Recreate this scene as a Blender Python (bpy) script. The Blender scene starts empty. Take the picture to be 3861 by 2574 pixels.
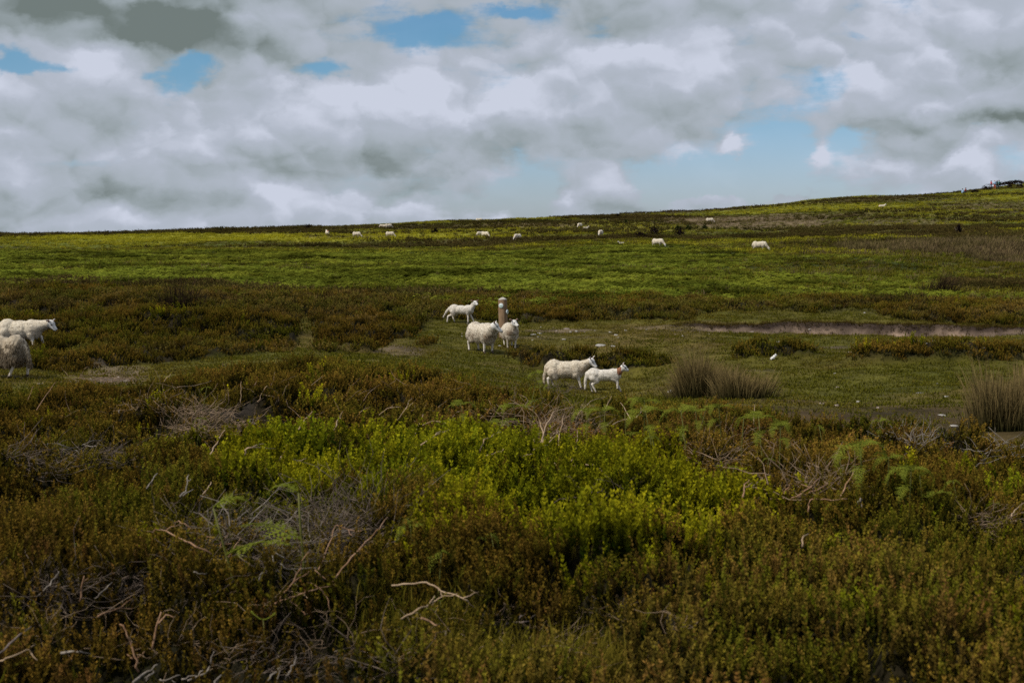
import bpy, bmesh, math, random
import numpy as np
from mathutils import Vector, Matrix, Euler

random.seed(7)
RNG = np.random.default_rng(11)
SC = bpy.context.scene
COL = SC.collection

# ------------------------------------------------------------------ camera
EYE = 1.65
FPX = 1422.2                      # 50 mm lens on a 36 mm sensor, 1024 px wide
PITCH = math.atan(108.0 / FPX)    # looking slightly down
CP, SP = math.cos(PITCH), math.sin(PITCH)
cam_d = bpy.data.cameras.new('camera')
cam_d.lens = 50.0
cam_d.sensor_width = 36.0
cam_d.clip_start = 0.1
cam_d.clip_end = 20000.0
cam_d.dof.use_dof = True
cam_d.dof.focus_distance = 29.0
cam_d.dof.aperture_fstop = 6.3
cam = bpy.data.objects.new('camera', cam_d)
COL.objects.link(cam)
cam.location = (0, 0, EYE)
cam.rotation_euler = (math.radians(90) - PITCH, 0, 0)
SC.camera = cam

# ------------------------------------------------------------------ view
SC.view_settings.view_transform = 'Standard'
SC.view_settings.look = 'None'
SC.view_settings.exposure = 0.0
SC.view_settings.gamma = 1.0
SC.view_settings.use_curve_mapping = False
SC.render.engine = 'CYCLES'
SC.cycles.use_denoising = False
SC.cycles.max_bounces = 5
SC.cycles.diffuse_bounces = 2
SC.cycles.glossy_bounces = 2
SC.cycles.transmission_bounces = 3
SC.cycles.sample_clamp_indirect = 2.0
SC.cycles.sample_clamp_direct = 3.0

# ------------------------------------------------------------------ sun
SUN_EL, SUN_AZ = math.radians(48), math.radians(240)   # azimuth clockwise from +Y: from the left, a little behind
sun_d = bpy.data.lights.new('sun', 'SUN')
sun_d.energy = 4.0
sun_d.angle = math.radians(7)
sun_d.color = (1.0, 0.95, 0.86)
sun = bpy.data.objects.new('sun', sun_d)
COL.objects.link(sun)
sdir = Vector((math.sin(SUN_AZ) * math.cos(SUN_EL), math.cos(SUN_AZ) * math.cos(SUN_EL), math.sin(SUN_EL)))
sun.rotation_euler = sdir.to_track_quat('Z', 'Y').to_euler()

# ------------------------------------------------------------------ sky (world)
world = bpy.data.worlds.new('World')
SC.world = world
world.use_nodes = True
nt = world.node_tree
nt.nodes.clear()

class NB:
    """small helper that writes shader nodes"""
    def __init__(self, tree): self.t = tree
    def n(self, typ, **kw):
        nd = self.t.nodes.new(typ)
        for k, v in kw.items(): setattr(nd, k, v)
        return nd
    def put(self, sock, v):
        if isinstance(v, bpy.types.NodeSocket): self.t.links.new(v, sock)
        elif v is not None: sock.default_value = v
    def math(self, op, a, b=None, c=None, clamp=False):
        nd = self.n('ShaderNodeMath', operation=op, use_clamp=clamp)
        for i, v in enumerate((a, b, c)):
            if v is not None: self.put(nd.inputs[i], v)
        return nd.outputs[0]
    def vec(self, op, a, b=None, c=None):
        nd = self.n('ShaderNodeVectorMath', operation=op)
        for i, v in enumerate((a, b, c)):
            if v is not None: self.put(nd.inputs[i], v)
        return nd.outputs['Value'] if op in ('DOT_PRODUCT', 'LENGTH') else nd.outputs['Vector']
    def noise(self, vec, scale, detail=5, rough=0.5, dist=0.0, out='Fac'):
        nd = self.n('ShaderNodeTexNoise')
        self.put(nd.inputs['Vector'], vec)
        nd.inputs['Scale'].default_value = scale
        nd.inputs['Detail'].default_value = detail
        nd.inputs['Roughness'].default_value = rough
        nd.inputs['Distortion'].default_value = dist
        return nd.outputs[out]
    def smooth(self, v, a, b):
        nd = self.n('ShaderNodeMapRange', interpolation_type='SMOOTHSTEP')
        self.put(nd.inputs[0], v)
        nd.inputs[1].default_value = a
        nd.inputs[2].default_value = b
        return nd.outputs[0]
    def mix(self, f, a, b, blend='MIX'):
        nd = self.n('ShaderNodeMix', data_type='RGBA', blend_type=blend)
        self.put(nd.inputs[0], f)
        for s, v in ((nd.inputs[6], a), (nd.inputs[7], b)):
            self.put(s, v if isinstance(v, bpy.types.NodeSocket) else (*v, 1.0))
        return nd.outputs[2]

def build_sky():
    B = NB(nt)
    out = B.n('ShaderNodeOutputWorld')
    bg = B.n('ShaderNodeBackground')
    bg.inputs['Strength'].default_value = 0.1
    nt.links.new(bg.outputs[0], out.inputs[0])
    sky = B.n('ShaderNodeTexSky', sky_type='NISHITA', sun_disc=False)
    sky.sun_elevation = SUN_EL
    sky.sun_rotation = SUN_AZ
    sky.air_density = 1.0
    sky.dust_density = 0.6
    sky.ozone_density = 2.0
    co = B.n('ShaderNodeTexCoord')
    P = co.outputs['Generated']
    # fold the hemisphere behind onto the one in front (cloud cover goes on all round)
    # billow warp: cloud outlines follow layered noise
    def cen(v, s):                                            # (noise colour - .5) * s
        return B.vec('MULTIPLY', B.vec('SUBTRACT', v, (0.5, 0.5, 0.5)), (s, s, s))
    Q = B.vec('MULTIPLY', P, (1.0, 1.0, 1.45))                 # clouds stretched level
    w1 = B.noise(Q, 9.0, 3, 0.5, out='Color')
    w2 = B.noise(Q, 34.0, 5, 0.58, out='Color')
    W = B.vec('ADD', P, B.vec('ADD', cen(w1, 0.020), cen(w2, 0.030)))
    W = B.vec('MULTIPLY', W, (1, 0, 1))
    def blob_sum(lst, V):
        tot = None
        for (px, row, rx, ry, w) in lst:
            dv = Vector(((px - 512) / FPX, CP + (341 - row) / FPX * SP, -SP + (341 - row) / FPX * CP)).normalized()
            cx, cz = dv.x, dv.z
            sx, sz = FPX / rx * 0.85, FPX / ry * 0.85
            d = B.vec('MULTIPLY_ADD', V, (sx, 0, sz), (-cx * sx, 0, -cz * sz))
            q = B.vec('DOT_PRODUCT', d, d)
            g = B.math('POWER', math.e, B.math('MULTIPLY', q, -1.0))
            tot = B.math('MULTIPLY', g, w) if tot is None else B.math('MULTIPLY_ADD', g, w, tot)
        return tot
    cover = [  # px, row, rx, ry, weight : openings (-) and clouds (+)
        (20, 66, 50, 11, -.66), (70, 72, 30, 7, -.45), (200, 62, 28, 11, -.68), (182, 78, 20, 14, -.58), (150, 74, 14, 6, -.3), (150, 48, 16, 8, -.28),
        (328, 67, 22, 13, -.72), (405, 36, 32, 17, -.66), (440, 24, 20, 7, -.5), (508, 10, 30, 6, -.60), (470, 30, 36, 14, -.18), (365, 12, 30, 6, -.2),
        (860, 33, 18, 7, -.65), (828, 88, 30, 16, -.50), (795, 128, 36, 22, -.42), (765, 168, 62, 24, -.75),
        (715, 186, 105, 24, -.95), (655, 186, 26, 18, -.70), (528, 190, 26, 22, -.8), (1013, 164, 24, 10, -.55),
        (488, 204, 36, 10, -.40), (139, 126, 12, 8, -.30), (94, 161, 40, 7, -.36), (848, 140, 14, 14, -.45), (240, 196, 16, 6, -.15), (890, 150, 14, 20, -.1),
        (598, 178, 18, 15, .75), (572, 199, 20, 15, .75), (618, 199, 20, 17, .75), (734, 140, 14, 9, .5),
        (823, 152, 8, 17, .55), (697, 204, 42, 8, .85), (770, 203, 50, 5, .65), (261, 30, 30, 30, .4), (235, 82, 36, 26, .35), (290, 60, 26, 24, .3),
        (98, 74, 24, 16, .4), (935, 55, 80, 44, .45), (620, 60, 110, 50, .3), (425, 100, 80, 36, .35), (930, 168, 66, 22, .45),
        (250, 140, 110, 40, .35), (120, 20, 110, 30, .5), (290, 205, 60, 18, .35), (975, 110, 60, 22, .5), (40, 110, 70, 34, .35), (60, 200, 90, 24, .3), (370, 60, 20, 20, .2)]
    shade = [  # bright billows (+) and grey bases (-)
        (131, 16, 90, 26, -.56), (205, 24, 40, 22, -.36), (20, 6, 60, 20, -.36), (150, 52, 50, 12, -0.14), (40, 46, 40, 6, .12),
        (240, 169, 95, 9, -0.14), (330, 171, 70, 7, -0.12), (446, 168, 70, 20, -0.12), (435, 190, 50, 8, -0.12),
        (252, 207, 22, 12, -0.16), (96, 189, 34, 12, -0.16), (122, 88, 12, 18, -0.12), (288, 70, 26, 13, -0.14), (250, 62, 30, 16, -0.09),
        (620, 128, 120, 12, -0.11), (708, 100, 56, 16, -0.11), (523, 152, 44, 18, -0.12), (730, 152, 36, 8, -0.16), (480, 140, 50, 8, -0.07),
        (970, 119, 80, 8, -.28), (893, 130, 50, 6, -.34), (838, 12, 46, 16, -0.17), (890, 182, 60, 8, -0.09), (990, 148, 50, 7, -0.12),
        (40, 145, 90, 12, -0.07), (60, 205, 40, 12, -0.09), (470, 8, 80, 10, -0.06), (230, 104, 50, 10, -0.07), (90, 108, 60, 8, -0.09), (350, 45, 30, 16, -0.04),
        (262, 16, 24, 14, .20), (205, 122, 60, 16, .20), (300, 122, 60, 22, .14), (414, 105, 70, 24, .18), (492, 84, 60, 24, .22), (98, 64, 20, 16, .20), (55, 84, 40, 10, .14),
        (290, 202, 24, 11, .30), (621, 37, 70, 24, .20), (700, 36, 60, 24, .10), (925, 40, 70, 30, .26), (860, 62, 16, 22, .14), (599, 176, 22, 14, .28), (575, 194, 18, 10, .24),
        (734, 138, 9, 7, .34), (823, 148, 7, 14, .22), (697, 200, 40, 6, .28), (930, 162, 50, 8, .16), (36, 90, 60, 14, .12), (110, 150, 30, 12, .10),
        (30, 182, 20, 18, .18), (150, 178, 24, 12, .16), (66, 30, 36, 7, .24), (350, 95, 60, 18, .10), (1000, 16, 40, 16, .12), (200, 218, 120, 8, .10)]
    def billow(V, sc, ex):
        nd = B.n('ShaderNodeTexVoronoi', feature='F1')
        B.put(nd.inputs['Vector'], V)
        nd.inputs['Scale'].default_value = sc
        nd.inputs['Detail'].default_value = ex
        nd.inputs['Roughness'].default_value = 0.45
        dd = nd.outputs['Distance']
        return B.math('MULTIPLY', dd, dd)                      # round tops, creased valleys
    Qw = B.vec('ADD', Q, B.vec('ADD', cen(w1, 0.05), cen(w2, 0.030)))
    DL = (0.006, 0.0, 0.017)
    n0 = B.noise(Qw, 5.5, 5, 0.45)
    n0s = B.noise(B.vec('ADD', Qw, DL), 5.5, 5, 0.45)
    b1 = billow(Qw, 13.0, 1.0)
    b1s = billow(B.vec('ADD', Qw, DL), 13.0, 1.0)
    n1 = B.noise(Q, 30.0, 5, 0.58)
    b0 = billow(Qw, 6.2, 0.0)
    b0s = billow(B.vec('ADD', Qw, (0.010, 0.0, 0.030)), 6.2, 0.0)
    b2 = billow(Qw, 38.0, 0.0)
    b2s = billow(B.vec('ADD', Qw, (0.003, 0.0, 0.008)), 38.0, 0.0)
    # level wisps
    n2 = B.noise(B.vec('MULTIPLY', P, (14, 14, 75)), 1.0, 6, 0.6)
    cs = blob_sum(cover, W)
    c = B.math('ADD', cs, 0.70)
    c = B.math('MULTIPLY_ADD', B.math('SUBTRACT', n0, 0.5), 0.26, c)
    c = B.math('MULTIPLY_ADD', B.math('SUBTRACT', b1, 0.25), -0.34, c)
    c = B.math('MULTIPLY_ADD', B.math('SUBTRACT', n1, 0.5), 0.80, c)
    c = B.math('MULTIPLY_ADD', B.math('SUBTRACT', b2, 0.25), -0.22, c)
    c = B.math('MULTIPLY_ADD', B.math('SUBTRACT', n2, 0.5), 0.95, c)
    mask = B.math('MULTIPLY_ADD', B.smooth(c, 0.06, 0.58), 0.90, 0.10)
    ss = blob_sum(shade, B.vec('MULTIPLY', B.vec('ADD', P, B.vec('ADD', cen(w1, 0.015), cen(w2, 0.022))), (1, 0, 1)))
    lit = B.math('MULTIPLY_ADD', B.math('SUBTRACT', n0, n0s), 0.8, B.math('MULTIPLY', B.math('SUBTRACT', b1s, b1), 0.64))
    lit = B.math('MULTIPLY_ADD', B.math('SUBTRACT', b2s, b2), 0.30, lit)
    lit = B.math('MULTIPLY_ADD', B.math('SUBTRACT', b0s, b0), 0.40, lit)
    s = B.math('ADD', ss, 0.63)
    s = B.math('ADD', s, lit)
    s = B.math('MULTIPLY_ADD', B.math('SUBTRACT', n0, 0.5), 0.30, s)
    s = B.math('MULTIPLY_ADD', B.math('SUBTRACT', n1, 0.5), 0.24, s)
    ramp = B.n('ShaderNodeValToRGB')
    B.put(ramp.inputs[0], s)
    cr = ramp.color_ramp
    cr.elements[0].position = 0.0
    cr.elements[0].color = (.165, .202, .196, 1)
    cr.elements[1].position = 1.0
    cr.elements[1].color = (.590, .632, .745, 1)
    for pos, colr in ((.25, (.290, .340, .362)), (.5, (.385, .435, .490)), (.75, (.445, .490, .575))):
        e = cr.elements.new(pos)
        e.color = (*colr, 1)
    cloud = B.vec('MULTIPLY', ramp.outputs[0], (10.0, 10.0, 10.0))
    # the clear air: Nishita, slightly deeper
    zc = B.n('ShaderNodeSeparateXYZ')
    B.put(zc.inputs[0], P)
    hi = B.smooth(zc.outputs[2], 0.02, 0.13)
    tint = B.mix(hi, (0.72, 0.84, 1.16), (0.46, 0.76, 0.95))
    blue = B.mix(1.0, sky.outputs[0], tint, 'MULTIPLY')
    col = B.mix(mask, blue, cloud)
    B.put(bg.inputs[0], col)
build_sky()
world.cycles.sampling_method = 'NONE'      # a wide soft sky: diffuse rays find it by themselves

# ------------------------------------------------------------------ numeric helpers
def _h(ix, iy, seed):
    h = (ix.astype(np.int64) * 374761393 + iy.astype(np.int64) * 668265263 + seed * 974711) & 0xFFFFFFFF
    h = ((h ^ (h >> 13)) * 1274126177) & 0xFFFFFFFF
    return ((h ^ (h >> 16)) & 0xFFFF) / 65535.0

def vnoise(x, y, seed=0):
    """value noise in -1..1"""
    ix, iy = np.floor(x), np.floor(y)
    fx, fy = x - ix, y - iy
    fx = fx * fx * fx * (fx * (fx * 6 - 15) + 10)
    fy = fy * fy * fy * (fy * (fy * 6 - 15) + 10)
    a, b = _h(ix, iy, seed), _h(ix + 1, iy, seed)
    c, d = _h(ix, iy + 1, seed), _h(ix + 1, iy + 1, seed)
    return ((a * (1 - fx) + b * fx) * (1 - fy) + (c * (1 - fx) + d * fx) * fy) * 2 - 1

def fbm(x, y, octv=4, seed=0, gain=0.5):
    x, y = np.asarray(x, float), np.asarray(y, float)
    t, a, f, s = 0.0, 1.0, 1.0, 0.0
    for k in range(octv):
        c, sn = math.cos(k * 1.1), math.sin(k * 1.1)
        t = t + a * vnoise((x * c - y * sn) * f + 17.3 * k, (x * sn + y * c) * f - 9.1 * k, seed + k)
        s += a
        a *= gain
        f *= 2.03
    return t / s * 1.6

def sstep(a, b, v):
    t = np.clip((v - a) / (b - a), 0, 1)
    return t * t * (3 - 2 * t)

def gblur(A, sig, axis):
    n = max(1, int(3 * sig))
    k = np.exp(-0.5 * (np.arange(-n, n + 1) / sig) ** 2)
    k /= k.sum()
    pad = [(0, 0), (0, 0)]
    pad[axis] = (n, n)
    Ap = np.pad(A, pad, mode='edge')
    res = np.zeros_like(A)
    for i, w in enumerate(k):
        sl = [slice(None), slice(None)]
        sl[axis] = slice(i, i + A.shape[axis])
        res += w * Ap[tuple(sl)]
    return res

def zrow(d, row):
    """height of the point at forward distance d that is seen at picture row `row`"""
    v = (341.0 - row) / FPX
    return EYE + d * (-SP + v * CP) / (CP + v * SP)

def project(x, y, z):
    Z = z - EYE
    dep = np.maximum(y * CP - Z * SP, 0.05)
    return 512 + FPX * x / dep, 341 - FPX * (y * SP + Z * CP) / dep

# ------------------------------------------------------------------ terrain heights
# surveyed profiles along bearings; ('z', d, z) or (d, row)
PROF = {
 0:    [('z',2,.05),('z',5,.05),('z',8,.0),('z',12,-.08),(17,400),(19,396),(20.5,388),(23,375.5),(25,366),(28,353),(31,331),(35,304),(60,274),(100,256.5),(145,247.5),(175,240),(206,233.4),('z',270,.2),('z',700,-6)],
 130:  [('z',2,.05),('z',5,.05),('z',8,.0),('z',12,-.05),(16.5,390),(19,388),(22,382),(25,371),(28,354),(31,331),(35,304),(60,274),(100,256.5),(145,247.5),(178,239),(210,231.6),('z',270,.6),('z',700,-6)],
 300:  [('z',2,.05),('z',5,.05),('z',8,.02),('z',12,.02),(17,360),(20,363),(24,362),(27,355),(30,346),(33,325),(36,304),(60,274),(100,257),(145,247.5),(185,236),(215,227.6),('z',280,1.5),('z',700,-6)],
 435:  [('z',2,.05),('z',5,.05),('z',8,.02),('z',12,-.02),(17,373),(20,378),(24,371),(28,361),(31.5,348),(34,334),(37,320),(40.5,301.5),(60,275),(100,257.5),(145,247.5),(190,235),(238,221),('z',300,2.5),('z',700,-6)],
 512:  [('z',2,.05),('z',5,.05),('z',8,.02),('z',12,-.05),(17.5,385),(20,391),(24,386),(28,370),(31.5,350),(34,335),(37,319),(41,301),(60,275),(100,257.5),(142,247),(190,233),(240,218),('z',300,3),('z',700,-6)],
 568:  [('z',2,.05),('z',5,.05),('z',8,.02),('z',12,-.07),(17,396),(20,402),(26,394),(28,386.5),(30,368),(32,352),(35,333),(37.5,318),(41,301),(60,276),(100,257.5),(138,246),(190,231),(243,216),('z',300,3.3),('z',700,-6)],
 607:  [('z',2,.05),('z',5,.05),('z',8,.0),('z',12,-.08),(16.5,401),(20,407),(25.5,397),(27,393),(29,378),(31,362),(33,346),(36,329),(38,316),(41,302),(60,276),(100,257.5),(130,246.5),(190,228),(245,214),('z',300,3.8),('z',700,-6)],
 718:  [('z',2,.05),('z',5,.05),('z',8,-.02),('z',12,-.12),(15.5,407),(18,410),(20,406),(23,398),(27,373),(30,353),(33,337),(36,321),(38,313),(41.5,302),(60,278),(85,262),(112,250),(150,238),(205,222),(250,207.5),('z',310,5.5),('z',700,-6)],
 850:  [('z',2,.05),('z',5,.05),('z',8,-.02),('z',12,-.17),(14.5,420),(17,422),(20,411),(23,393),(27,367),(30,351),(33,335.5),(36,319),(38,312),(42,301),(60,278),(80,264),(100,255),(112,249),(150,235),(200,213),(262,196),('z',330,7.5),('z',700,-4)],
 1024: [('z',2,.05),('z',5,.05),('z',8,-.05),('z',12.8,-.17),(13,434),(15.5,437),(17,427),(20,406),(24,382),(28,360),(31,346),(33.5,333),(36,321),(38,313),(43,302),(60,282),(75,271),(92,262),(99,246.5),(125,238),(150,229),(200,206),(250,193),(318,181),('z',420,9),('z',800,-4)],
}
def _rows():
    r = [0.0, .5]
    while r[-1] < 700:
        d = r[-1]
        st = .25 if d < 4.5 else .075 if d < 20 else .1 if d < 33.6 else .045 if d < 36.4 else .1 if d < 43 else .3 if d < 75 else .6 if d < 140 else 1.1 if d < 330 else 12
        r.append(d + st)
    return np.array(r + [1000., 1600., 2600., 4200., 6500.])
RR = _rows()
_f = np.linspace(-25.5, 25.5, 430)
_s = np.linspace(30, 330, 61)
PHI = np.radians(np.concatenate([_f, _s]))          # bearing, clockwise from +Y; then closed into a ring
NPH, NR, NF = len(PHI), len(RR), len(_f)

def dcrest(px):
    return np.interp(px, [0, 130, 300, 435, 512, 568, 607, 718, 850, 1024], [18.2, 17.8, 19, 18.6, 18.8, 18.2, 17.6, 16.8, 15.6, 14.2])

def base_heights():
    lg = np.log(np.maximum(RR, 1.0))
    cols, phis = [], []
    for px, lst in PROF.items():
        u = (px - 512) / FPX
        ph = math.atan(u)
        rr, zz = [], []
        for it in lst:
            d, z = (it[1], it[2]) if it[0] == 'z' else (it[0], zrow(it[0], it[1]))
            rr.append(d / math.cos(ph))
            zz.append(z)
        fine = np.interp(lg, np.log(rr), zz)
        cols.append(fine)
        phis.append(ph)
    cols, phis = np.array(cols), np.array(phis)
    # smooth along the range in log distance
    g = np.linspace(0, math.log(700), 1400)
    sm = np.array([np.interp(g, lg, c) for c in cols])
    sm = gblur(sm, 5.0, 1)
    cols = np.array([np.interp(lg, g, c) for c in sm])
    fp = np.radians(np.linspace(-26, 26, 261))
    A = np.array([np.interp(fp, phis, cols[:, j]) for j in range(NR)])     # (NR, 261)
    A = gblur(A, 4.0, 1)
    Z = np.empty((NR, NPH))
    pc = np.where(PHI > math.pi, PHI - 2 * math.pi, PHI)
    pcl = np.clip(pc, -math.radians(26), math.radians(26))
    for j in range(NR):
        Z[j] = np.interp(pcl, fp, A[j])
    rr_, dcr = RR[:, None], dcrest(512 + FPX * np.tan(pcl))[None, :]
    Z = Z - .27 * sstep(7, 13, rr_) * sstep(dcr + 3, dcr + .5, rr_)       # room for the plants on the crest
    back = sstep(math.radians(40), math.radians(110), np.abs(pc))
    Z = Z * (1 - back) + (0.4 * 0 + np.minimum(Z, 0.05) * 0.3) * back
    far = RR > 700
    Z[far] = -6 - (RR[far, None] - 700) * .01
    return Z

XX = RR[:, None] * np.sin(PHI)[None, :]
YY = RR[:, None] * np.cos(PHI)[None, :]
ZZ = base_heights()
PXB, ROWB = project(XX, YY, ZZ)

_bed = ([560, 640, 700, 760, 850, 940, 1024, 1100], [36.0, 35.8, 35.6, 35.5, 35.5, 35.1, 34.2, 34.0])
_beh = ([640, 690, 740, 800, 860, 930, 980, 1024, 1100], [0, .08, .19, .25, .31, .32, .22, .11, .08])
def bank_edge(px, x):
    return np.interp(px, *_bed) + .16 * fbm(x * .8, x * 0 + 3.3, 3, 40), np.interp(px, *_beh)
MOUNDS = [(566, 29.7, .88, .56, .28), (640, 29.7, .85, .55, .22), (775, 28.9, 1.0, .5, .15), (950, 27.9, 1.7, .7, .20), (358, 31.6, 1.35, .9, .26), (255, 31.0, 1.5, .9, .30), (165, 31.2, 1.7, 1.0, .30), (90, 30.6, 1.4, .8, .2)]
def mound_shape(x, y):
    t = np.zeros_like(x)
    for (px, d, rx, ry, h) in MOUNDS:
        cx = (px - 512) / FPX * d
        q = ((x - cx) / rx) ** 2 + ((y - d) / ry) ** 2
        t = np.maximum(t, h * np.exp(-q * (1 + .25 * fbm(x * 1.3, y * 1.3, 2, 71))))
    return t

def ell(px, row, cx, cy, rx, ry, n, e=.45):
    return np.clip((1 + e * n - ((px - cx) / rx) ** 2 - ((row - cy) / ry) ** 2) * 2.2, 0, 1)

BRUSH = [(240, 553, 78, 28), (340, 536, 52, 30), (205, 428, 40, 13), (180, 414, 34, 5), (235, 420, 26, 8), (45, 466, 46, 14), (100, 462, 28, 12), (100, 596, 55, 12),
         (20, 614, 40, 10), (560, 432, 26, 18), (600, 448, 30, 10), (800, 492, 40, 10), (980, 526, 22, 6), (735, 445, 30, 8), (560, 388, 24, 6), (630, 505, 18, 10), (905, 446, 34, 5)]
_hbot = ([-80, 0, 60, 130, 200, 294, 300, 312, 319, 370, 410, 424, 480, 560, 660, 700, 880, 900, 1024, 1100],
         [366, 367, 368, 365, 360, 350, 317, 319, 352, 349, 341, 323, 319, 321.5, 319, 313, 309.5, 320, 326, 326])

def zones(x, y):
    """cover weights at ground points"""
    z = ground0(x, y)
    px, row = project(x, y, z)
    n1, n2, n3 = fbm(x * .45, y * .45, 4, 3), fbm(x * 1.6, y * 1.6, 3, 9), fbm(x * .09, y * .06, 4, 21)
    dc = dcrest(px)
    fg = sstep(.25, -.25, (y - dc - .5 * n1))
    Z = {}
    el = lambda *a: ell(px, row, *a, n2 * .7 + n1 * .5)
    # the bilberry stands about 0.2 m tall, so its foot lies a little below where its top is seen
    bil = np.maximum.reduce([el(285, 502, 62, 30), el(430, 505, 120, 34), el(560, 520, 140, 42), el(660, 552, 125, 32), el(612, 604, 46, 20), el(345, 470, 60, 12) * .6,
                             el(480, 572, 70, 20) * .4, el(310, 520, 40, 14)])
    gfg = np.maximum.reduce([el(520, 668, 150, 40), el(420, 630, 70, 20) * .8, el(640, 610, 40, 12) * .6, el(560, 566, 40, 10) * .4, el(650, 650, 60, 14) * .6, el(300, 615, 40, 10) * .4])
    br = np.maximum.reduce([el(*b) for b in BRUSH])
    fern = np.maximum.reduce([el(600, 430, 130, 24), el(760, 445, 150, 30), el(900, 480, 110, 26)])
    Z['fg'] = fg
    Z['brush'] = fg * br
    Z['bil'] = fg * bil * (1 - .8 * br)
    Z['gfg'] = fg * gfg * (1 - .5 * br)
    Z['fern'] = fg * fern
    bottom = np.interp(px, *_hbot) + 3.0 * n1 + 2.0 * n2
    mid = (1 - fg) * sstep(38.0, 44.5, y + 3.0 * n1 - 1.5 * sstep(300, 0, px))
    hm = (1 - fg) * (1 - mid) * sstep(1.5, -1.5, row - bottom) * sstep(21, 23, y)
    hm = np.maximum(hm, (1 - fg) * sstep(.05, .10, mound_shape(x, y)) * (px > 420))
    gap = sstep(690, 720, px) * sstep(900, 880, px) * sstep(36, 37, y)
    hm = hm * (1 - .45 * gap * (n2 > -.1))
    Z['hm'] = hm
    be, bh = bank_edge(px, x)
    Z['cut'] = (1 - fg) * sstep(.05, .16, bh) * sstep(-1.0 - .35 * n1, -.35, y - be) * sstep(.16, .05, y - be)
    Z['path'] = (1 - fg) * (1 - mid) * (1 - hm)
    litter = np.maximum.reduce([el(115, 380, 34, 3.2), el(400, 352, 28, 4) * .7, el(560, 331, 44, 2.2) * .75, el(930, 346, 120, 2.0) * .8, el(680, 328, 60, 2.0) * .5, el(560, 338, 70, 2.0) * .4,
                                el(120, 369, 30, 6) * .7, el(760, 370, 20, 2) * .6, el(520, 318, 30, 3) * .3])
    Z['litter'] = (1 - fg) * np.maximum(litter, Z['cut'])
    mud = sstep(660, 760, px) * (1 - fg) * sstep(5.4, 3.4, y - dc + 1.3 * n1 + .8 * n2)
    Z['mud'] = np.maximum(mud, (1 - fg) * sstep(50, 20, np.abs(px - 640)) * .0)
    field = mid * sstep(150, 135, y + 14 * n3 + np.interp(px, [0, 500, 650, 760, 850, 1024], [0, 5, 16, 42, 58, 80]))
    Z['field'] = field
    Z['lowleft'] = mid * np.clip(el(90, 291, 190, 11) + el(330, 296, 200, 5), 0, 1)
    Z['hill'] = mid * (1 - field)
    pink = np.maximum.reduce([el(745, 221, 105, 6.5), el(860, 247, 28, 3.5), el(960, 248, 80, 7), el(1010, 258, 40, 8), el(905, 222, 60, 4) * .6, el(985, 205, 70, 6) * .5, el(800, 216, 70, 2.5) * .7, el(540, 226, 60, 3) * .5, el(340, 238, 60, 1.5) * .5])
    Z['pink'] = mid * pink
    rust = np.maximum.reduce([el(870, 228, 130, 4), el(820, 236, 60, 3), el(960, 236, 90, 3) * .8, el(640, 217, 100, 2.2), el(520, 223, 80, 2) * .8, el(990, 218, 60, 3) * .7,
                              el(920, 305, 120, 6) * .8, el(990, 285, 50, 6) * .7, el(560, 232, 50, 2) * .6, el(720, 236, 60, 2.5) * .5,
                              el(700, 238, 16, 2)]) * .9
    Z['rust'] = mid * rust
    lime = np.maximum.reduce([el(260, 238, 300, 4.2), el(480, 233, 140, 4) * .7, el(600, 227, 130, 6) * .4, el(840, 207, 100, 5) * .55, el(1000, 197, 60, 4) * .45, el(760, 211, 60, 2) * .6, el(930, 212, 70, 5) * .3])  # left skyline strip is a painted sun patch; right patches are lime grass
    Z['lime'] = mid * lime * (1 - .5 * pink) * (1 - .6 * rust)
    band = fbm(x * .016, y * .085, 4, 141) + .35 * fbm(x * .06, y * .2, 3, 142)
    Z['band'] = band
    Z['px'], Z['row'], Z['n1'], Z['n2'], Z['n3'] = px, row, n1, n2, n3
    return Z

# lookup on the grid
def _grid_lookup(G, x, y):
    r = np.hypot(x, y)
    ph = np.clip(np.arctan2(x, y), PHI[0], PHI[NF - 1])
    fi = (ph - PHI[0]) / (PHI[1] - PHI[0])
    i = np.clip(fi.astype(int), 0, NF - 2)
    fx = fi - i
    j = np.clip(np.searchsorted(RR, r) - 1, 0, NR - 2)
    fy = np.clip((r - RR[j]) / (RR[j + 1] - RR[j]), 0, 1)
    return (G[j, i] * (1 - fx) + G[j, i + 1] * fx) * (1 - fy) + (G[j + 1, i] * (1 - fx) + G[j + 1, i + 1] * fx) * fy
def ground0(x, y): return _grid_lookup(ZZ, np.asarray(x, float), np.asarray(y, float))

FR = slice(0, NF)
ZONE = zones(XX[:, FR], YY[:, FR])

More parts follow.
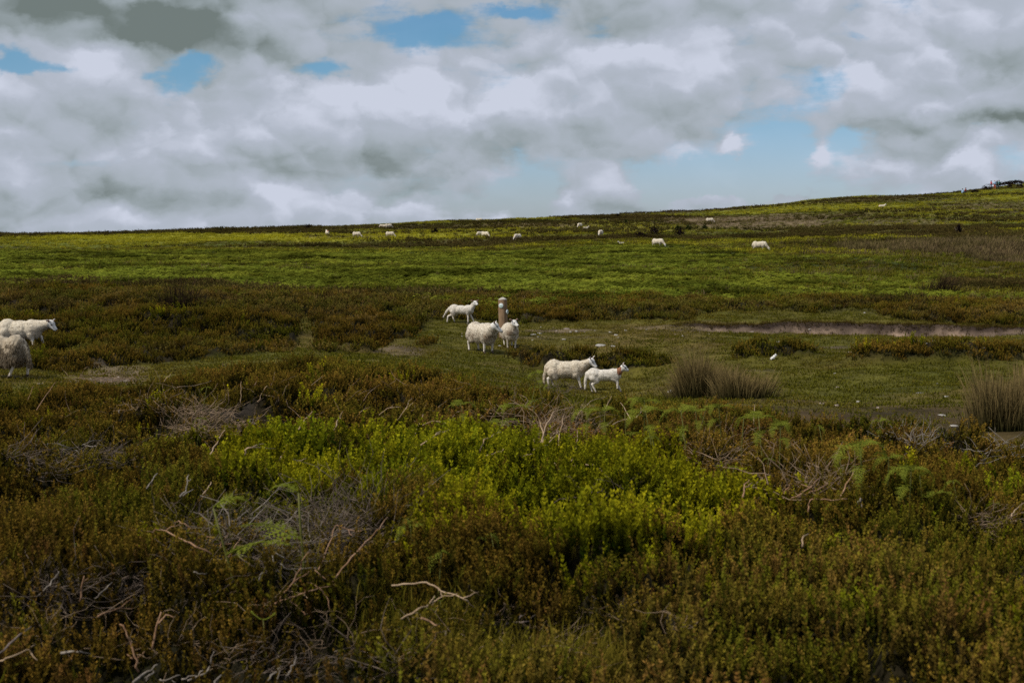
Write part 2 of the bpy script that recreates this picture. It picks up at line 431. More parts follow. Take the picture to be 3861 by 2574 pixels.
def finish_heights():
    x, y = XX, YY
    H = ZZ + mound_shape(x, y)
    px, _ = project(x, y, ZZ)
    be, bh = bank_edge(px, x)
    fz = (np.abs(np.where(PHI > math.pi, PHI - 2 * math.pi, PHI)) < math.radians(27))[None, :]
    scoop = bh * np.where(y < be, np.exp(-np.maximum(be - y - .22, 0) / 1.3) * sstep(0.0, .22, be - y), 0) * fz
    H = H - scoop
    hum = np.abs(fbm(x * .95, y * .95, 3, 31))
    hum2 = np.abs(fbm(x * 2.4 + 5, y * 2.4, 2, 33))
    heath = np.zeros_like(H)
    heath[:, FR] = np.clip(ZONE['fg'] * (1 - .8 * ZONE['gfg']) * (1 - .4 * ZONE['brush']), 0, 1) + ZONE['hm'] * .75
    heath[:, NF:] = np.where(RR < 16, 1, 0)[:, None]
    near = sstep(2.0, 5.0, np.hypot(x, y))
    H = H + heath * near * (.42 * (.50 - hum) + .34 * (.42 - hum2)) - .05 * heath
    H = H + .035 * fbm(x * .7, y * .7, 3, 51) * near + .012 * fbm(x * 3, y * 3, 2, 52) * near
    far = sstep(45, 80, y)
    H = H + far * (.10 * fbm(x * .25, y * .18, 3, 61) + .22 * fbm(x * .05, y * .035, 3, 62))
    return H
HH = finish_heights()
def ground(x, y): return _grid_lookup(HH, np.asarray(x, float), np.asarray(y, float))

_DS = np.concatenate([np.arange(3, 20, .03), np.arange(20, 45, .05), np.arange(45, 330, .25)])
def hit(px, row, lift=0.0, dmin=3.0):
    """where the sight line through (px,row) first meets the ground raised by lift"""
    u, v = (px - 512) / FPX, (341 - row) / FPX
    f = _DS / (CP + v * SP)
    x, z = u * f, EYE + f * (-SP + v * CP)
    g = ground(x, _DS) + lift
    ok = (z < g) & (_DS >= dmin)
    k = np.argmax(ok) if ok.any() else len(_DS) - 1
    return float(x[k]), float(_DS[k]), float(z[k])
def at_dist(px, row, d):
    u, v = (px - 512) / FPX, (341 - row) / FPX
    f = d / (CP + v * SP)
    return u * f, d, EYE + f * (-SP + v * CP)
def on_ground(px, d):
    """ground point at bearing px, forward distance d"""
    x = (px - 512) / FPX * d
    for _ in range(3):
        z = float(ground(x, d))
        x = (px - 512) / FPX * (d * CP - (z - EYE) * SP)
    return x, d, float(ground(x, d))

# ------------------------------------------------------------------ object helpers
def tag(o, label=None, cat=None, group=None, kind=None):
    if label: o['label'] = label
    if cat: o['category'] = cat
    if group: o['group'] = group
    if kind: o['kind'] = kind
    return o

def link(o, parent=None):
    COL.objects.link(o)
    if parent is not None: o.parent = parent
    return o

def mesh_from(name, verts, faces, mats=(), midx=None, attrs=None, smooth=False):
    """faces: (n,3|4) array or list of such arrays"""
    me = bpy.data.meshes.new(name)
    verts = np.asarray(verts, np.float32)
    fl = faces if isinstance(faces, list) else [faces]
    fl = [np.asarray(f, np.int32) for f in fl if len(f)]
    me.vertices.add(len(verts))
    me.vertices.foreach_set('co', verts.ravel())
    nl = sum(f.size for f in fl)
    me.loops.add(nl)
    me.loops.foreach_set('vertex_index', np.concatenate([f.ravel() for f in fl]))
    sizes = np.concatenate([np.full(len(f), f.shape[1], np.int32) for f in fl])
    me.polygons.add(len(sizes))
    me.polygons.foreach_set('loop_start', np.concatenate([[0], np.cumsum(sizes)[:-1]]).astype(np.int32))
    for m in mats: me.materials.append(m)
    if midx is not None: me.polygons.foreach_set('material_index', np.asarray(midx, np.int32))
    me.update(calc_edges=True)
    if smooth: me.polygons.foreach_set('use_smooth', np.ones(len(sizes), bool))
    for k, v in (attrs or {}).items():
        v = np.asarray(v, np.float32)
        if v.ndim == 1:
            a = me.attributes.new(k, 'FLOAT', 'POINT')
            a.data.foreach_set('value', v)
        else:
            a = me.attributes.new(k, 'FLOAT_COLOR', 'POINT')
            a.data.foreach_set('color', np.column_stack([v, np.ones(len(v))]).astype(np.float32).ravel())
    return me

def tube(points, radii, n=5, wob=0.0):
    """tapered tube along a polyline -> verts, quads"""
    P = np.asarray(points, float)
    R = np.broadcast_to(np.asarray(radii, float), (len(P),))
    T = np.gradient(P, axis=0)
    T /= np.linalg.norm(T, axis=1)[:, None] + 1e-9
    ref = np.array([0.31, 0.17, 0.93]) if abs(T[:, 2]).mean() < .8 else np.array([0.95, 0.3, 0.05])
    A = np.cross(T, ref)
    A /= np.linalg.norm(A, axis=1)[:, None] + 1e-9
    Bv = np.cross(T, A)
    ang = np.linspace(0, 2 * math.pi, n, endpoint=False)
    V = P[:, None, :] + R[:, None, None] * (np.cos(ang)[None, :, None] * A[:, None, :] + np.sin(ang)[None, :, None] * Bv[:, None, :])
    V = V.reshape(-1, 3)
    F = []
    for i in range(len(P) - 1):
        for k in range(n):
            k2 = (k + 1) % n
            F.append((i * n + k, i * n + k2, (i + 1) * n + k2, (i + 1) * n + k))
    c0, c1 = len(V), len(V) + 1
    V = np.vstack([V, P[:1], P[-1:]])
    C = [(c0, (k + 1) % n, k) for k in range(n)] + [(c1, (len(P) - 1) * n + k, (len(P) - 1) * n + (k + 1) % n) for k in range(n)]
    return V, np.array(F, int), np.array(C, int)

class Geo:
    """collects pieces that form ONE mesh"""
    def __init__(self): self.v, self.q, self.t, self.n, self.a = [], [], [], 0, []
    def add(self, V, Q=None, T=None, a=0.0):
        if Q is not None and len(Q): self.q.append(np.asarray(Q) + self.n)
        if T is not None and len(T): self.t.append(np.asarray(T) + self.n)
        self.v.append(np.asarray(V, float))
        self.a.append(np.broadcast_to(np.asarray(a, float), (len(V),)))
        self.n += len(V)
    def tube(self, pts, r, n=5, a=0.0):
        V, Q, C = tube(pts, r, n)
        a = np.asarray(a, float)
        if a.ndim == 1: a = np.concatenate([np.repeat(a, n), a[:1], a[-1:]])
        self.add(V, Q, C, a)
    def leaf(self, p, d, side, L, W, a0=0.0, a1=1.0):
        """diamond leaf from p along d"""
        p, d, side = np.asarray(p, float), np.asarray(d, float), np.asarray(side, float)
        self.add([p, p + d * L * .5 + side * W * .5, p + d * L, p + d * L * .5 - side * W * .5], [(0, 1, 2, 3)], None, [a0, (a0 + a1) / 2, a1, (a0 + a1) / 2])
    def mesh(self, name, mats=(), smooth=False, attr='t'):
        fl = []
        if self.q: fl.append(np.vstack(self.q))
        if self.t: fl.append(np.vstack(self.t))
        return mesh_from(name, np.vstack(self.v), fl, mats, None, {attr: np.concatenate(self.a)}, smooth)

def new_mat(name):
    m = bpy.data.materials.new(name)
    m.use_nodes = True
    m.node_tree.nodes.clear()
    B = NB(m.node_tree)
    out = B.n('ShaderNodeOutputMaterial')
    return m, B, out

def attr_node(B, name, inst=False, what='Fac'):
    nd = B.n('ShaderNodeAttribute', attribute_name=name, attribute_type='INSTANCER' if inst else 'GEOMETRY')
    return nd.outputs[what]

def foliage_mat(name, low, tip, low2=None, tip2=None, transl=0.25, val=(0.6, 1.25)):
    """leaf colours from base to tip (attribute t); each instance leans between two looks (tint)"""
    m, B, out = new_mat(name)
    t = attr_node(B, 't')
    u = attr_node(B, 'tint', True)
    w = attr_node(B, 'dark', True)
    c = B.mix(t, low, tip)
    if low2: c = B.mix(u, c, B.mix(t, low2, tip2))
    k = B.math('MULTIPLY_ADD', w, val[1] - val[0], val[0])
    c = B.vec('MULTIPLY', c, _comb(B, k))
    d = B.n('ShaderNodeBsdfDiffuse')
    B.put(d.inputs[0], c)
    tr = B.n('ShaderNodeBsdfTranslucent')
    B.put(tr.inputs[0], c)
    mx = B.n('ShaderNodeMixShader')
    mx.inputs[0].default_value = transl
    B.t.links.new(d.outputs[0], mx.inputs[1])
    B.t.links.new(tr.outputs[0], mx.inputs[2])
    B.t.links.new(mx.outputs[0], out.inputs[0])
    return m

def _comb(B, k):
    nd = B.n('ShaderNodeCombineXYZ')
    for i in range(3): B.put(nd.inputs[i], k)
    return nd.outputs[0]

def plain_mat(name, col, col2=None, scale=20.0, rough=0.8, bump=0.0, detail=4, stretch=(1, 1, 1), spec=0.2):
    m, B, out = new_mat(name)
    p = B.n('ShaderNodeBsdfPrincipled')
    p.inputs['Roughness'].default_value = rough
    p.inputs['Specular IOR Level'].default_value = spec
    co = B.n('ShaderNodeTexCoord').outputs['Object']
    co = B.vec('MULTIPLY', co, stretch)
    nz = B.noise(co, scale, detail, 0.6)
    f = B.smooth(nz, 0.3, 0.7)
    B.put(p.inputs['Base Color'], B.mix(f, col, col2 or col))
    if bump:
        bm = B.n('ShaderNodeBump')
        bm.inputs['Strength'].default_value = bump
        bm.inputs['Distance'].default_value = 0.02
        B.put(bm.inputs['Height'], nz)
        B.t.links.new(bm.outputs[0], p.inputs['Normal'])
    B.t.links.new(p.outputs[0], out.inputs[0])
    return m

# ------------------------------------------------------------------ the ground (heath, path, hill)
def ground_colours():
    C = np.zeros((NR, NPH, 3))
    x, y = XX, YY
    a = fbm(x * 2.2, y * 2.2, 4, 81)[..., None] * .5 + .5
    b = fbm(x * .35, y * .25, 4, 82)[..., None] * .5 + .5
    heath = np.array([.012, .011, .005]) * (1 - a) + np.array([.022, .016, .008]) * a
    C[:] = heath
    z = ZONE
    def lay(w, c):
        w = np.clip(w, 0, 1)[..., None]
        C[:, FR] = C[:, FR] * (1 - w) + c * w
    aa, bb = a[:, FR], b[:, FR]
    turf = np.array([.062, .062, .008]) * (1 - bb) + np.array([.092, .074, .014]) * bb
    dryp = sstep(.0, .7, fbm(x * .28, y * .5, 4, 83) * 1.0)[:, FR, None]
    turf = turf * (1 - dryp * .6) + np.array([.105, .070, .024]) * dryp * .6
    turf = turf * (.65 + .7 * aa)
    lay(z['path'], turf)
    lay(z['gfg'], np.array([.028, .040, .009]) * (.7 + .6 * aa))
    lay(z['brush'], np.array([.026, .021, .016]) * (.6 + .7 * aa))
    lay(z['field'], np.array([.034, .042, .008]) * (.7 + .6 * aa))
    hill = np.array([.066, .076, .014]) * (1 - bb) + np.array([.092, .078, .022]) * bb
    lay(z['hill'], hill * (.75 + .5 * aa))
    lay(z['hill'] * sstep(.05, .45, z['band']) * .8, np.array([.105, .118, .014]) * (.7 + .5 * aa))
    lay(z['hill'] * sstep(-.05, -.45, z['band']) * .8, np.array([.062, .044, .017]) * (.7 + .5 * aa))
    lay(z['lowleft'] * .8, np.array([.055, .040, .018]) * (.6 + .7 * aa))
    lay(z['lime'] * .9, np.array([.250, .235, .018]) * (.7 + .5 * aa))  # on the left strip sunlight is put into the turf colour
    lay(z['rust'] * .8, np.array([.058, .034, .014]) * (.7 + .6 * aa))
    lay(z['pink'] * .85, np.array([.150, .105, .062]) * (.65 + .6 * aa))
    lay(z['litter'] * (.45 + .55 * (z['n2'] > -.2)), np.array([.120, .088, .062]) * (.35 + 1.1 * aa))
    lay(z['mud'] * .8, np.array([.048, .030, .015]) * (.4 + 1.1 * aa))
    cut = z['cut']
    yy = y[:, FR]
    be, bh = bank_edge(z['px'], x[:, FR])
    lip = sstep(-.14, -.08, yy - be + .03 * z['n2']) * sstep(.16, .07, yy - be) * sstep(.03, .06, bh)
    lay(cut, np.array([.175, .125, .090]) * (.35 + 1.15 * aa))
    lay(lip * .85, np.array([.024, .016, .013]))
    return C
GC = ground_colours()

def ground_mat():
    m, B, out = new_mat('turf and heath soil')
    p = B.n('ShaderNodeBsdfPrincipled')
    p.inputs['Roughness'].default_value = 0.95
    p.inputs['Specular IOR Level'].default_value = 0.08
    c = attr_node(B, 'cover', False, 'Color')
    pos = B.n('ShaderNodeNewGeometry').outputs['Position']
    n = B.noise(pos, 9.0, 6, 0.65)
    n2 = B.noise(pos, 45.0, 4, 0.6)
    k = B.math('ADD', B.math('MULTIPLY', n, 1.1), B.math('MULTIPLY', n2, 0.9))
    B.put(p.inputs['Base Color'], B.vec('MULTIPLY', c, _comb(B, k)))
    bm = B.n('ShaderNodeBump')
    bm.inputs['Strength'].default_value = 0.7
    bm.inputs['Distance'].default_value = 0.05
    B.put(bm.inputs['Height'], B.math('ADD', n, B.math('MULTIPLY', n2, 0.4)))
    B.t.links.new(bm.outputs[0], p.inputs['Normal'])
    B.t.links.new(p.outputs[0], out.inputs[0])
    return m
GM = ground_mat()

def build_ground():
    V = np.stack([XX, YY, HH], -1).reshape(-1, 3)
    i = np.arange(NPH)
    i2 = (i + 1) % NPH
    Q = []
    for j in range(NR - 1):
        Q.append(np.column_stack([j * NPH + i, (j + 1) * NPH + i, (j + 1) * NPH + i2, j * NPH + i2]))
    Q = np.vstack(Q)
    jj, ii = np.repeat(np.arange(NR - 1), NPH), np.tile(i, NR - 1)
    cls = np.zeros(len(Q), int)
    fr = ii < NF - 1
    pz = np.zeros(len(Q))
    pz[fr] = (ZONE['path'])[jj[fr], ii[fr]]
    cls[(pz > .5)] = 1
    yy = YY[jj, ii]
    mid = np.zeros(len(Q))
    mid[fr] = (ZONE['field'] + ZONE['hill'])[jj[fr], ii[fr]]
    cls[mid > .5] = 3
    hz = np.zeros(len(Q))
    hz[fr] = ZONE['hill'][jj[fr], ii[fr]]
    cls[hz > .5] = 2
    cols = GC.reshape(-1, 3)
    for k, nm in enumerate(('heath_ground', 'grass_path', 'hill', 'field')):
        q = Q[cls == k]
        used = np.unique(q)
        remap = np.full(len(V), -1)
        remap[used] = np.arange(len(used))
        me = mesh_from(nm, V[used], remap[q], [GM], None, {'cover': cols[used]}, True)
        tag(link(bpy.data.objects.new(nm, me)), kind='structure')
build_ground()

# ------------------------------------------------------------------ scattering of uncountable ground cover
def proto_collection(name, meshes):
    c = bpy.data.collections.new(name)
    for i, me in enumerate(meshes):
        c.objects.link(bpy.data.objects.new('%s_%02d' % (name, i), me))
    return c

def scatter(name, label, P, rot, scl, idx, tint, dark, protos):
    """one object: a cloud of points that carries one plant clump on each (geometry nodes)"""
    n = len(P)
    me = bpy.data.meshes.new(name)
    me.vertices.add(n)
    me.vertices.foreach_set('co', np.asarray(P, np.float32).ravel())
    for k, v in (('scl', scl), ('tint', tint), ('dark', dark)):
        a = me.attributes.new(k, 'FLOAT', 'POINT')
        a.data.foreach_set('value', np.asarray(v, np.float32))
    a = me.attributes.new('idx', 'INT', 'POINT')
    a.data.foreach_set('value', np.asarray(idx, np.int32))
    a = me.attributes.new('rot', 'FLOAT_VECTOR', 'POINT')
    a.data.foreach_set('vector', np.asarray(rot, np.float32).ravel())
    o = link(bpy.data.objects.new(name, me))
    g = bpy.data.node_groups.new(name, 'GeometryNodeTree')
    g.interface.new_socket('Geometry', in_out='INPUT', socket_type='NodeSocketGeometry')
    g.interface.new_socket('Geometry', in_out='OUTPUT', socket_type='NodeSocketGeometry')
    N, L = g.nodes, g.links
    gi, go = N.new('NodeGroupInput'), N.new('NodeGroupOutput')
    ip = N.new('GeometryNodeInstanceOnPoints')
    ci = N.new('GeometryNodeCollectionInfo')
    ci.inputs['Collection'].default_value = protos
    ci.inputs['Separate Children'].default_value = True
    ci.inputs['Reset Children'].default_value = True
    ip.inputs['Pick Instance'].default_value = True
    def na(nm, typ):
        a = N.new('GeometryNodeInputNamedAttribute')
        a.data_type = typ
        a.inputs['Name'].default_value = nm
        return a.outputs[0]
    L.new(gi.outputs[0], ip.inputs['Points'])
    L.new(ci.outputs[0], ip.inputs['Instance'])
    L.new(na('idx', 'INT'), ip.inputs['Instance Index'])
    er = N.new('FunctionNodeEulerToRotation')
    L.new(na('rot', 'FLOAT_VECTOR'), er.inputs[0])
    L.new(er.outputs[0], ip.inputs['Rotation'])
    L.new(na('scl', 'FLOAT'), ip.inputs['Scale'])
    L.new(ip.outputs[0], go.inputs[0])
    o.modifiers.new('scatter', 'NODES').node_group = g
    tag(o, label, 'ground cover', None, 'stuff')
    return o

def sample(r0, r1, dens, half=25.3):
    """even random points on the fan between two ranges"""
    hp = math.radians(half)
    n = int(dens * hp * (r1 * r1 - r0 * r0))
    r = np.sqrt(RNG.uniform(r0 * r0, r1 * r1, n))
    ph = RNG.uniform(-hp, hp, n)
    return r * np.sin(ph), r * np.cos(ph)

def rnd_rot(n, tilt=.25):
    return np.column_stack([RNG.normal(0, tilt, n), RNG.normal(0, tilt, n), RNG.uniform(0, 6.28, n)])

def keep(w): return RNG.uniform(0, 1, len(w)) < w

# --- plant clumps
def rand_dir(el_lo, el_hi):
    a, e = RNG.uniform(0, 6.283), RNG.uniform(el_lo, el_hi)
    return np.array([math.cos(a) * math.cos(e), math.sin(a) * math.cos(e), math.sin(e)])

def sprig_clump(name, mat, shoots, spread, Ls, whorls, per, ll, lw, lean=.3, t_pow=1.0):
    """upright leafy shoots: heather or bilberry"""
    G = Geo()
    for s in range(shoots):
        b = np.append(RNG.normal(0, spread, 2), -.02)
        L = RNG.uniform(*Ls)
        d = np.array([RNG.normal(0, lean), RNG.normal(0, lean), 1.0])
        d /= np.linalg.norm(d)
        bend = np.append(RNG.normal(0, .18, 2), 0)
        for k in range(whorls):
            f = (k + .5) / whorls
            p = b + d * L * f + bend * L * f * f
            w = 1.0 if f < .8 else 1.25 - .5 * f
            for j in range(per):
                ld = rand_dir(.62, 1.28)
                sd = np.cross(ld, rand_dir(-1, 1))
                sd /= np.linalg.norm(sd) + 1e-6
                tt = f ** t_pow
                G.leaf(p, ld, sd, ll * w * RNG.uniform(.8, 1.25), lw * w, tt * .9, tt)
    return G.mesh(name, [mat])

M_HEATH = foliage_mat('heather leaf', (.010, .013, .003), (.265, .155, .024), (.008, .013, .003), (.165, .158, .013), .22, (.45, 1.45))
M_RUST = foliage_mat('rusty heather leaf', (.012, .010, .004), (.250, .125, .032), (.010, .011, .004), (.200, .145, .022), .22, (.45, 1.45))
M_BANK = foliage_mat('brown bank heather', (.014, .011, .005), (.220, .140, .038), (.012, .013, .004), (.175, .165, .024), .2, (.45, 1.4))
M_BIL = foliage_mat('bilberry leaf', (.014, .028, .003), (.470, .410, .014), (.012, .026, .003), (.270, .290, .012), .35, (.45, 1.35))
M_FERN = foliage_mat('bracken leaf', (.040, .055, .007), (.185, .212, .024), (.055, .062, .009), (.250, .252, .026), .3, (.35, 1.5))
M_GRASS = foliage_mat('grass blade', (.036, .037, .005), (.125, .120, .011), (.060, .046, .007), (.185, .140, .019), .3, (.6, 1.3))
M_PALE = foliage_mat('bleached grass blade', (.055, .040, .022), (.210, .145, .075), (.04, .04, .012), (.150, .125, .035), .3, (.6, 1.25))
M_LIME_SUNLIT = foliage_mat('lime hill grass with painted sun', (.14, .135, .010), (.41, .37, .022), (.125, .12, .01), (.34, .29, .022), .3, (.7, 1.25))  # lime grass, brightened in colour to stand for sun on the left strip
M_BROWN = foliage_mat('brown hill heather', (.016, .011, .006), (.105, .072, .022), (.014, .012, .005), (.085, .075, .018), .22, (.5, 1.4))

def grass_tuft(name, mat, blades, h, spread, w):
    G = Geo()
    for b in range(blades):
        p = np.append(RNG.normal(0, spread, 2), -.01)
        d = rand_dir(.7, 1.45)
        L = h * RNG.uniform(.5, 1.2)
        sd = np.cross(d, [0, 0, 1.0])
        sd /= np.linalg.norm(sd) + 1e-6
        m = p + d * L * .6
        e = m + (d * .8 + np.array([d[0], d[1], -.3]) * .5) * L * .45
        G.add([p - sd * w / 2, p + sd * w / 2, m + sd * w * .4, m - sd * w * .4, e], [(0, 1, 2, 3)], [(3, 2, 4)], [0, 0, .6, .6, 1])
    return G.mesh(name, [mat])

def fern_clump(name, mat, fronds, L, leaf):
    """low bracken: arching fronds with paired leaflets"""
    G = Geo()
    for f in range(fronds):
        a = RNG.uniform(0, 6.283)
        h = np.array([math.cos(a), math.sin(a), 0])
        s = np.array([-h[1], h[0], 0])
        l = L * RNG.uniform(.6, 1.15)
        st = RNG.uniform(.45, .85)
        b = np.append(RNG.normal(0, L * .25, 2), 0)
        for k in range(8):
            u = (k + 1) / 8
            p = b + h * l * u * .75 + np.array([0, 0, l * (st * 1.5 * u - .85 * u * u)])
            pl = leaf * (1.15 - u) * 1.3
            for sg in (-1, 1):
                d = s * sg * .9 + h * .4 + np.array([0, 0, RNG.uniform(-.25, .2)])
                G.leaf(p, d, h, pl, pl * .42, .35 + .5 * u * RNG.uniform(.4, 1), .5 + .5 * u)
    return G.mesh(name, [mat])

def build_cover():
    # heather close by and in the middle distance, three looks
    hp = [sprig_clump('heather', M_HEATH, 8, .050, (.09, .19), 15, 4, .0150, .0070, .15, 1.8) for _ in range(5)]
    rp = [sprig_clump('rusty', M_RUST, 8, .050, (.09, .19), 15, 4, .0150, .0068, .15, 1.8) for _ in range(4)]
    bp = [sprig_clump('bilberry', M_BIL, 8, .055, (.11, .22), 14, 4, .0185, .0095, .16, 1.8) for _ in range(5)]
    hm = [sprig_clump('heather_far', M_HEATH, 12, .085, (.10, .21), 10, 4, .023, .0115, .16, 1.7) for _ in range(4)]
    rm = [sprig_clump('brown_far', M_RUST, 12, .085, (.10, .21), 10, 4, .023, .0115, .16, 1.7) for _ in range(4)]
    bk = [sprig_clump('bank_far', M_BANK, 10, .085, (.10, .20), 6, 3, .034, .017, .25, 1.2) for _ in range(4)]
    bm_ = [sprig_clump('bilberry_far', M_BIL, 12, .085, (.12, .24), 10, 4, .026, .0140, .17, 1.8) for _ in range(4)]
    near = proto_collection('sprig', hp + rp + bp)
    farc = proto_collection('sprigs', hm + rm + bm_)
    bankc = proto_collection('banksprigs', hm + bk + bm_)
    def heath_layer(name, label, r0, r1, dens, coll, counts, wfun, sc):
        x, y = sample(r0, r1, dens)
        Z = zones(x, y)
        hollow = np.abs(fbm(x * .95, y * .95, 3, 31)) * .75 + np.abs(fbm(x * 2.4 + 5, y * 2.4, 2, 33)) * .45
        w = wfun(Z) * (1 - (.93 if r1 < 22 else .15) * sstep(.42, .72, hollow))
        k = keep(np.clip(w, 0, 1))
        x, y = x[k], y[k]
        Z = {q: v[k] for q, v in Z.items()}
        n = len(x)
        patch = fbm(x * .33 + 3, y * .33, 4, 101)
        rusty = sstep(.05, .55, patch - .20 + .25 * RNG.normal(0, 1, n) + .42 * sstep(560, 640, Z['row']) + .40 * sstep(540, 680, Z['px']) * sstep(515, 575, Z['row']) + .50 * Z['hm'] * sstep(326, 318, Z['row']) + .10 * Z['hm'])
        bil = Z['bil']
        u = RNG.uniform(0, 1, n)
        kind = np.where(u < np.clip(bil * 1.0 + .015 * (patch < -.2), 0, .95), 2, np.where(RNG.uniform(0, 1, n) < rusty * .75, 1, 0))
        idx = np.empty(n, int)
        off = [0, counts[0], counts[0] + counts[1]]
        for q in range(3):
            s_ = kind == q
            idx[s_] = off[q] + RNG.integers(0, counts[q], s_.sum())
        z = ground(x, y)
        tint = np.clip(.40 + .5 * fbm(x * .8, y * .8, 3, 103) + RNG.normal(0, .28, n), 0, 1)
        dark = np.clip(.5 + .3 * fbm(x * 1.1, y * 1.1, 2, 104) + RNG.normal(0, .16, n), 0, 1)
        scl = sc * RNG.uniform(.7, 1.3, n) * (1 + .15 * (kind == 2))
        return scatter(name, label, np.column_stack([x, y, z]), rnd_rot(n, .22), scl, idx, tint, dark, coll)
    fgw = lambda Z: Z['fg'] * (1 - .96 * Z['gfg']) * (1 - .90 * Z['brush'])
    heath_layer('heather', 'dark heather and bright bilberry sprigs covering the nearest part of the heath', 3.6, 9.5, 400, near, (5, 4, 5), fgw, 1.0)
    heath_layer('heather', 'heather and bilberry covering the crest of the heath behind the brightest patch', 9.5, 21, 180, farc, (4, 4, 4), fgw, .85)
    heath_layer('heather', 'dark heather on the banks and mounds around the sheep track', 21, 44, 75, bankc, (4, 4, 4), lambda Z: Z['hm'], .95)
    u = RNG.uniform(676, 1060, 900)
    d0 = np.interp(u, *_bed)
    x = (u - 512) / FPX * d0
    px_, _r = project(x, d0, ground0(x, d0))
    be, bh = bank_edge(px_, x)
    y = be + RNG.normal(.06, .09, 900)
    n = len(x)
    scatter('heather', 'dark fringe of heather and roots along the cut edge of the earth bank', np.column_stack([x, y, ground(x, y) - .03]), rnd_rot(n, .5), RNG.uniform(.25, .55, n), RNG.integers(4, 8, n), RNG.uniform(0, .4, n), RNG.uniform(0, .3, n), bankc)
    # grass
    gt = [grass_tuft('grass', M_GRASS, 18, .15, .05, .0045) for _ in range(4)]
    gs = [grass_tuft('turf', M_GRASS, 14, .050, .07, .012) for _ in range(4)]
    gp = [grass_tuft('bleached', M_PALE, 14, .055, .07, .010) for _ in range(3)]
    gc = proto_collection('tuft', gt + gs + gp)
    x1, y1 = sample(3.6, 20, 420)
    Z1 = zones(x1, y1)
    k1 = keep(np.clip(Z1['gfg'] * 1.0 + Z1['fg'] * .05 + .10 * Z1['brush'], 0, 1))
    x2, y2 = sample(18, 44, 95)
    Z2 = zones(x2, y2)
    k2 = keep(np.clip(Z2['path'] * (1 - .85 * Z2['litter']) * (1 - .85 * Z2['mud']) * (1 - .95 * Z2['cut']) * (.75 + .5 * Z2['n2']) + .06 * Z2['hm'], 0, 1))
    x, y = np.concatenate([x1[k1], x2[k2]]), np.concatenate([y1[k1], y2[k2]])
    n, n1 = len(x), int(k1.sum())
    dry = sstep(-.1, .7, fbm(x * .5, y * .4, 3, 111) + RNG.normal(0, .25, n))
    idx = np.where(np.arange(n) < n1, RNG.integers(0, 4, n), np.where(RNG.uniform(0, 1, n) < dry * .12, RNG.integers(8, 11, n), RNG.integers(4, 8, n)))
    tint = np.clip(dry * .8 + RNG.normal(0, .2, n), 0, 1)
    scatter('grass', 'short grass grazed on the sheep track and in the hollow', np.column_stack([x, y, ground(x, y)]), rnd_rot(n, .12), RNG.uniform(.7, 1.3, n), idx, tint, RNG.uniform(0, 1, n), gc)
    # the bracken field
    fp = [fern_clump('bracken', M_FERN, 6, .34, .15) for _ in range(5)]
    dp = [grass_tuft('dry', M_PALE, 16, .26, .10, .016) for _ in range(3)]
    fg_ = [grass_tuft('mid_grass', M_GRASS, 22, .22, .16, .022) for _ in range(3)]
    hr = [sprig_clump('rusty_hill', M_BROWN, 9, .12, (.12, .26), 4, 3, .07, .035) for _ in range(3)]
    hl = [grass_tuft('lime_sunlit_grass', M_LIME_SUNLIT, 20, .22, .18, .030) for _ in range(3)]
    fc = proto_collection('fieldplant', fp + dp + fg_ + hr + hl)       # 0-4 bracken 5-7 dry 8-10 grass 11-13 rusty 14-16 lime, painted sunlit
    xs, ys = [], []
    for (a, b, dn) in ((36, 62, 14), (62, 95, 9), (95, 150, 5.5)):
        p, q = sample(a, b, dn)
        xs.append(p)
        ys.append(q)
    x, y = np.concatenate(xs), np.concatenate(ys)
    Z = zones(x, y)
    pat = fbm(x * .16, y * .12, 4, 121)
    rt = sstep(640, 860, Z['px'] + 60 * Z['n3'])
    fern_p = np.clip(Z['field'] * (.96 - .35 * sstep(-.2, -.6, Z['band']) - .45 * rt * (pat < .1) - .75 * Z['lowleft'] * (RNG.uniform(0, 1, len(x)) < .8)), 0, 1)
    u = RNG.uniform(0, 1, len(x))
    n = len(x)
    rustp = np.clip(Z['rust'] * 1.2 + Z['lowleft'] * .6 * (pat > -.2), 0, .9)
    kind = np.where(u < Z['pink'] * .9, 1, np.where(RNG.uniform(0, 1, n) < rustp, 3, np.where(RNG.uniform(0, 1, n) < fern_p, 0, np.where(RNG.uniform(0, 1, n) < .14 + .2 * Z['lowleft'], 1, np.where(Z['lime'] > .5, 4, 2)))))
    lo, ct = np.array([0, 5, 8, 11, 14]), np.array([5, 3, 3, 3, 3])
    idx = lo[kind] + (RNG.uniform(0, 1, n) * ct[kind]).astype(int)
    k = keep(np.clip(Z['field'] + Z['hill'], 0, 1) * np.where(kind == 2, .7, 1))
    sc = np.where(kind == 0, RNG.uniform(.7, 1.25, n) * (1 - .25 * rt), RNG.uniform(.7, 1.2, n) * np.where((kind == 1) & (Z['pink'] > .2), 2.0, 1))
    tint = np.clip(.3 + .5 * fbm(x * .3, y * .25, 3, 122) + .12 * Z['band'] + .3 * (y > 95) * .5 + RNG.normal(0, .2, n), 0, 1)
    dark = np.clip(.5 + .65 * fbm(x * .45, y * .3, 3, 123) + RNG.normal(0, .15, n), 0, 1)
    scatter('bracken', 'wide field of low green bracken stretching back to the sunlit strip', np.column_stack([x, y, ground(x, y)])[k], rnd_rot(n, .1)[k], sc[k], idx[k], tint[k], dark[k], fc)
    # the hill
    xs, ys = [], []
    for (a, b, dn) in ((90, 150, 3.2), (150, 240, 2.0), (240, 335, 1.3)):
        p, q = sample(a, b, dn)
        xs.append(p)
        ys.append(q)
    x, y = np.concatenate(xs), np.concatenate(ys)
    Z = zones(x, y)
    n = len(x)
    pat = fbm(x * .05, y * .05, 4, 131)
    u = [RNG.uniform(0, 1, n) for _ in range(4)]
    bd = Z['band']
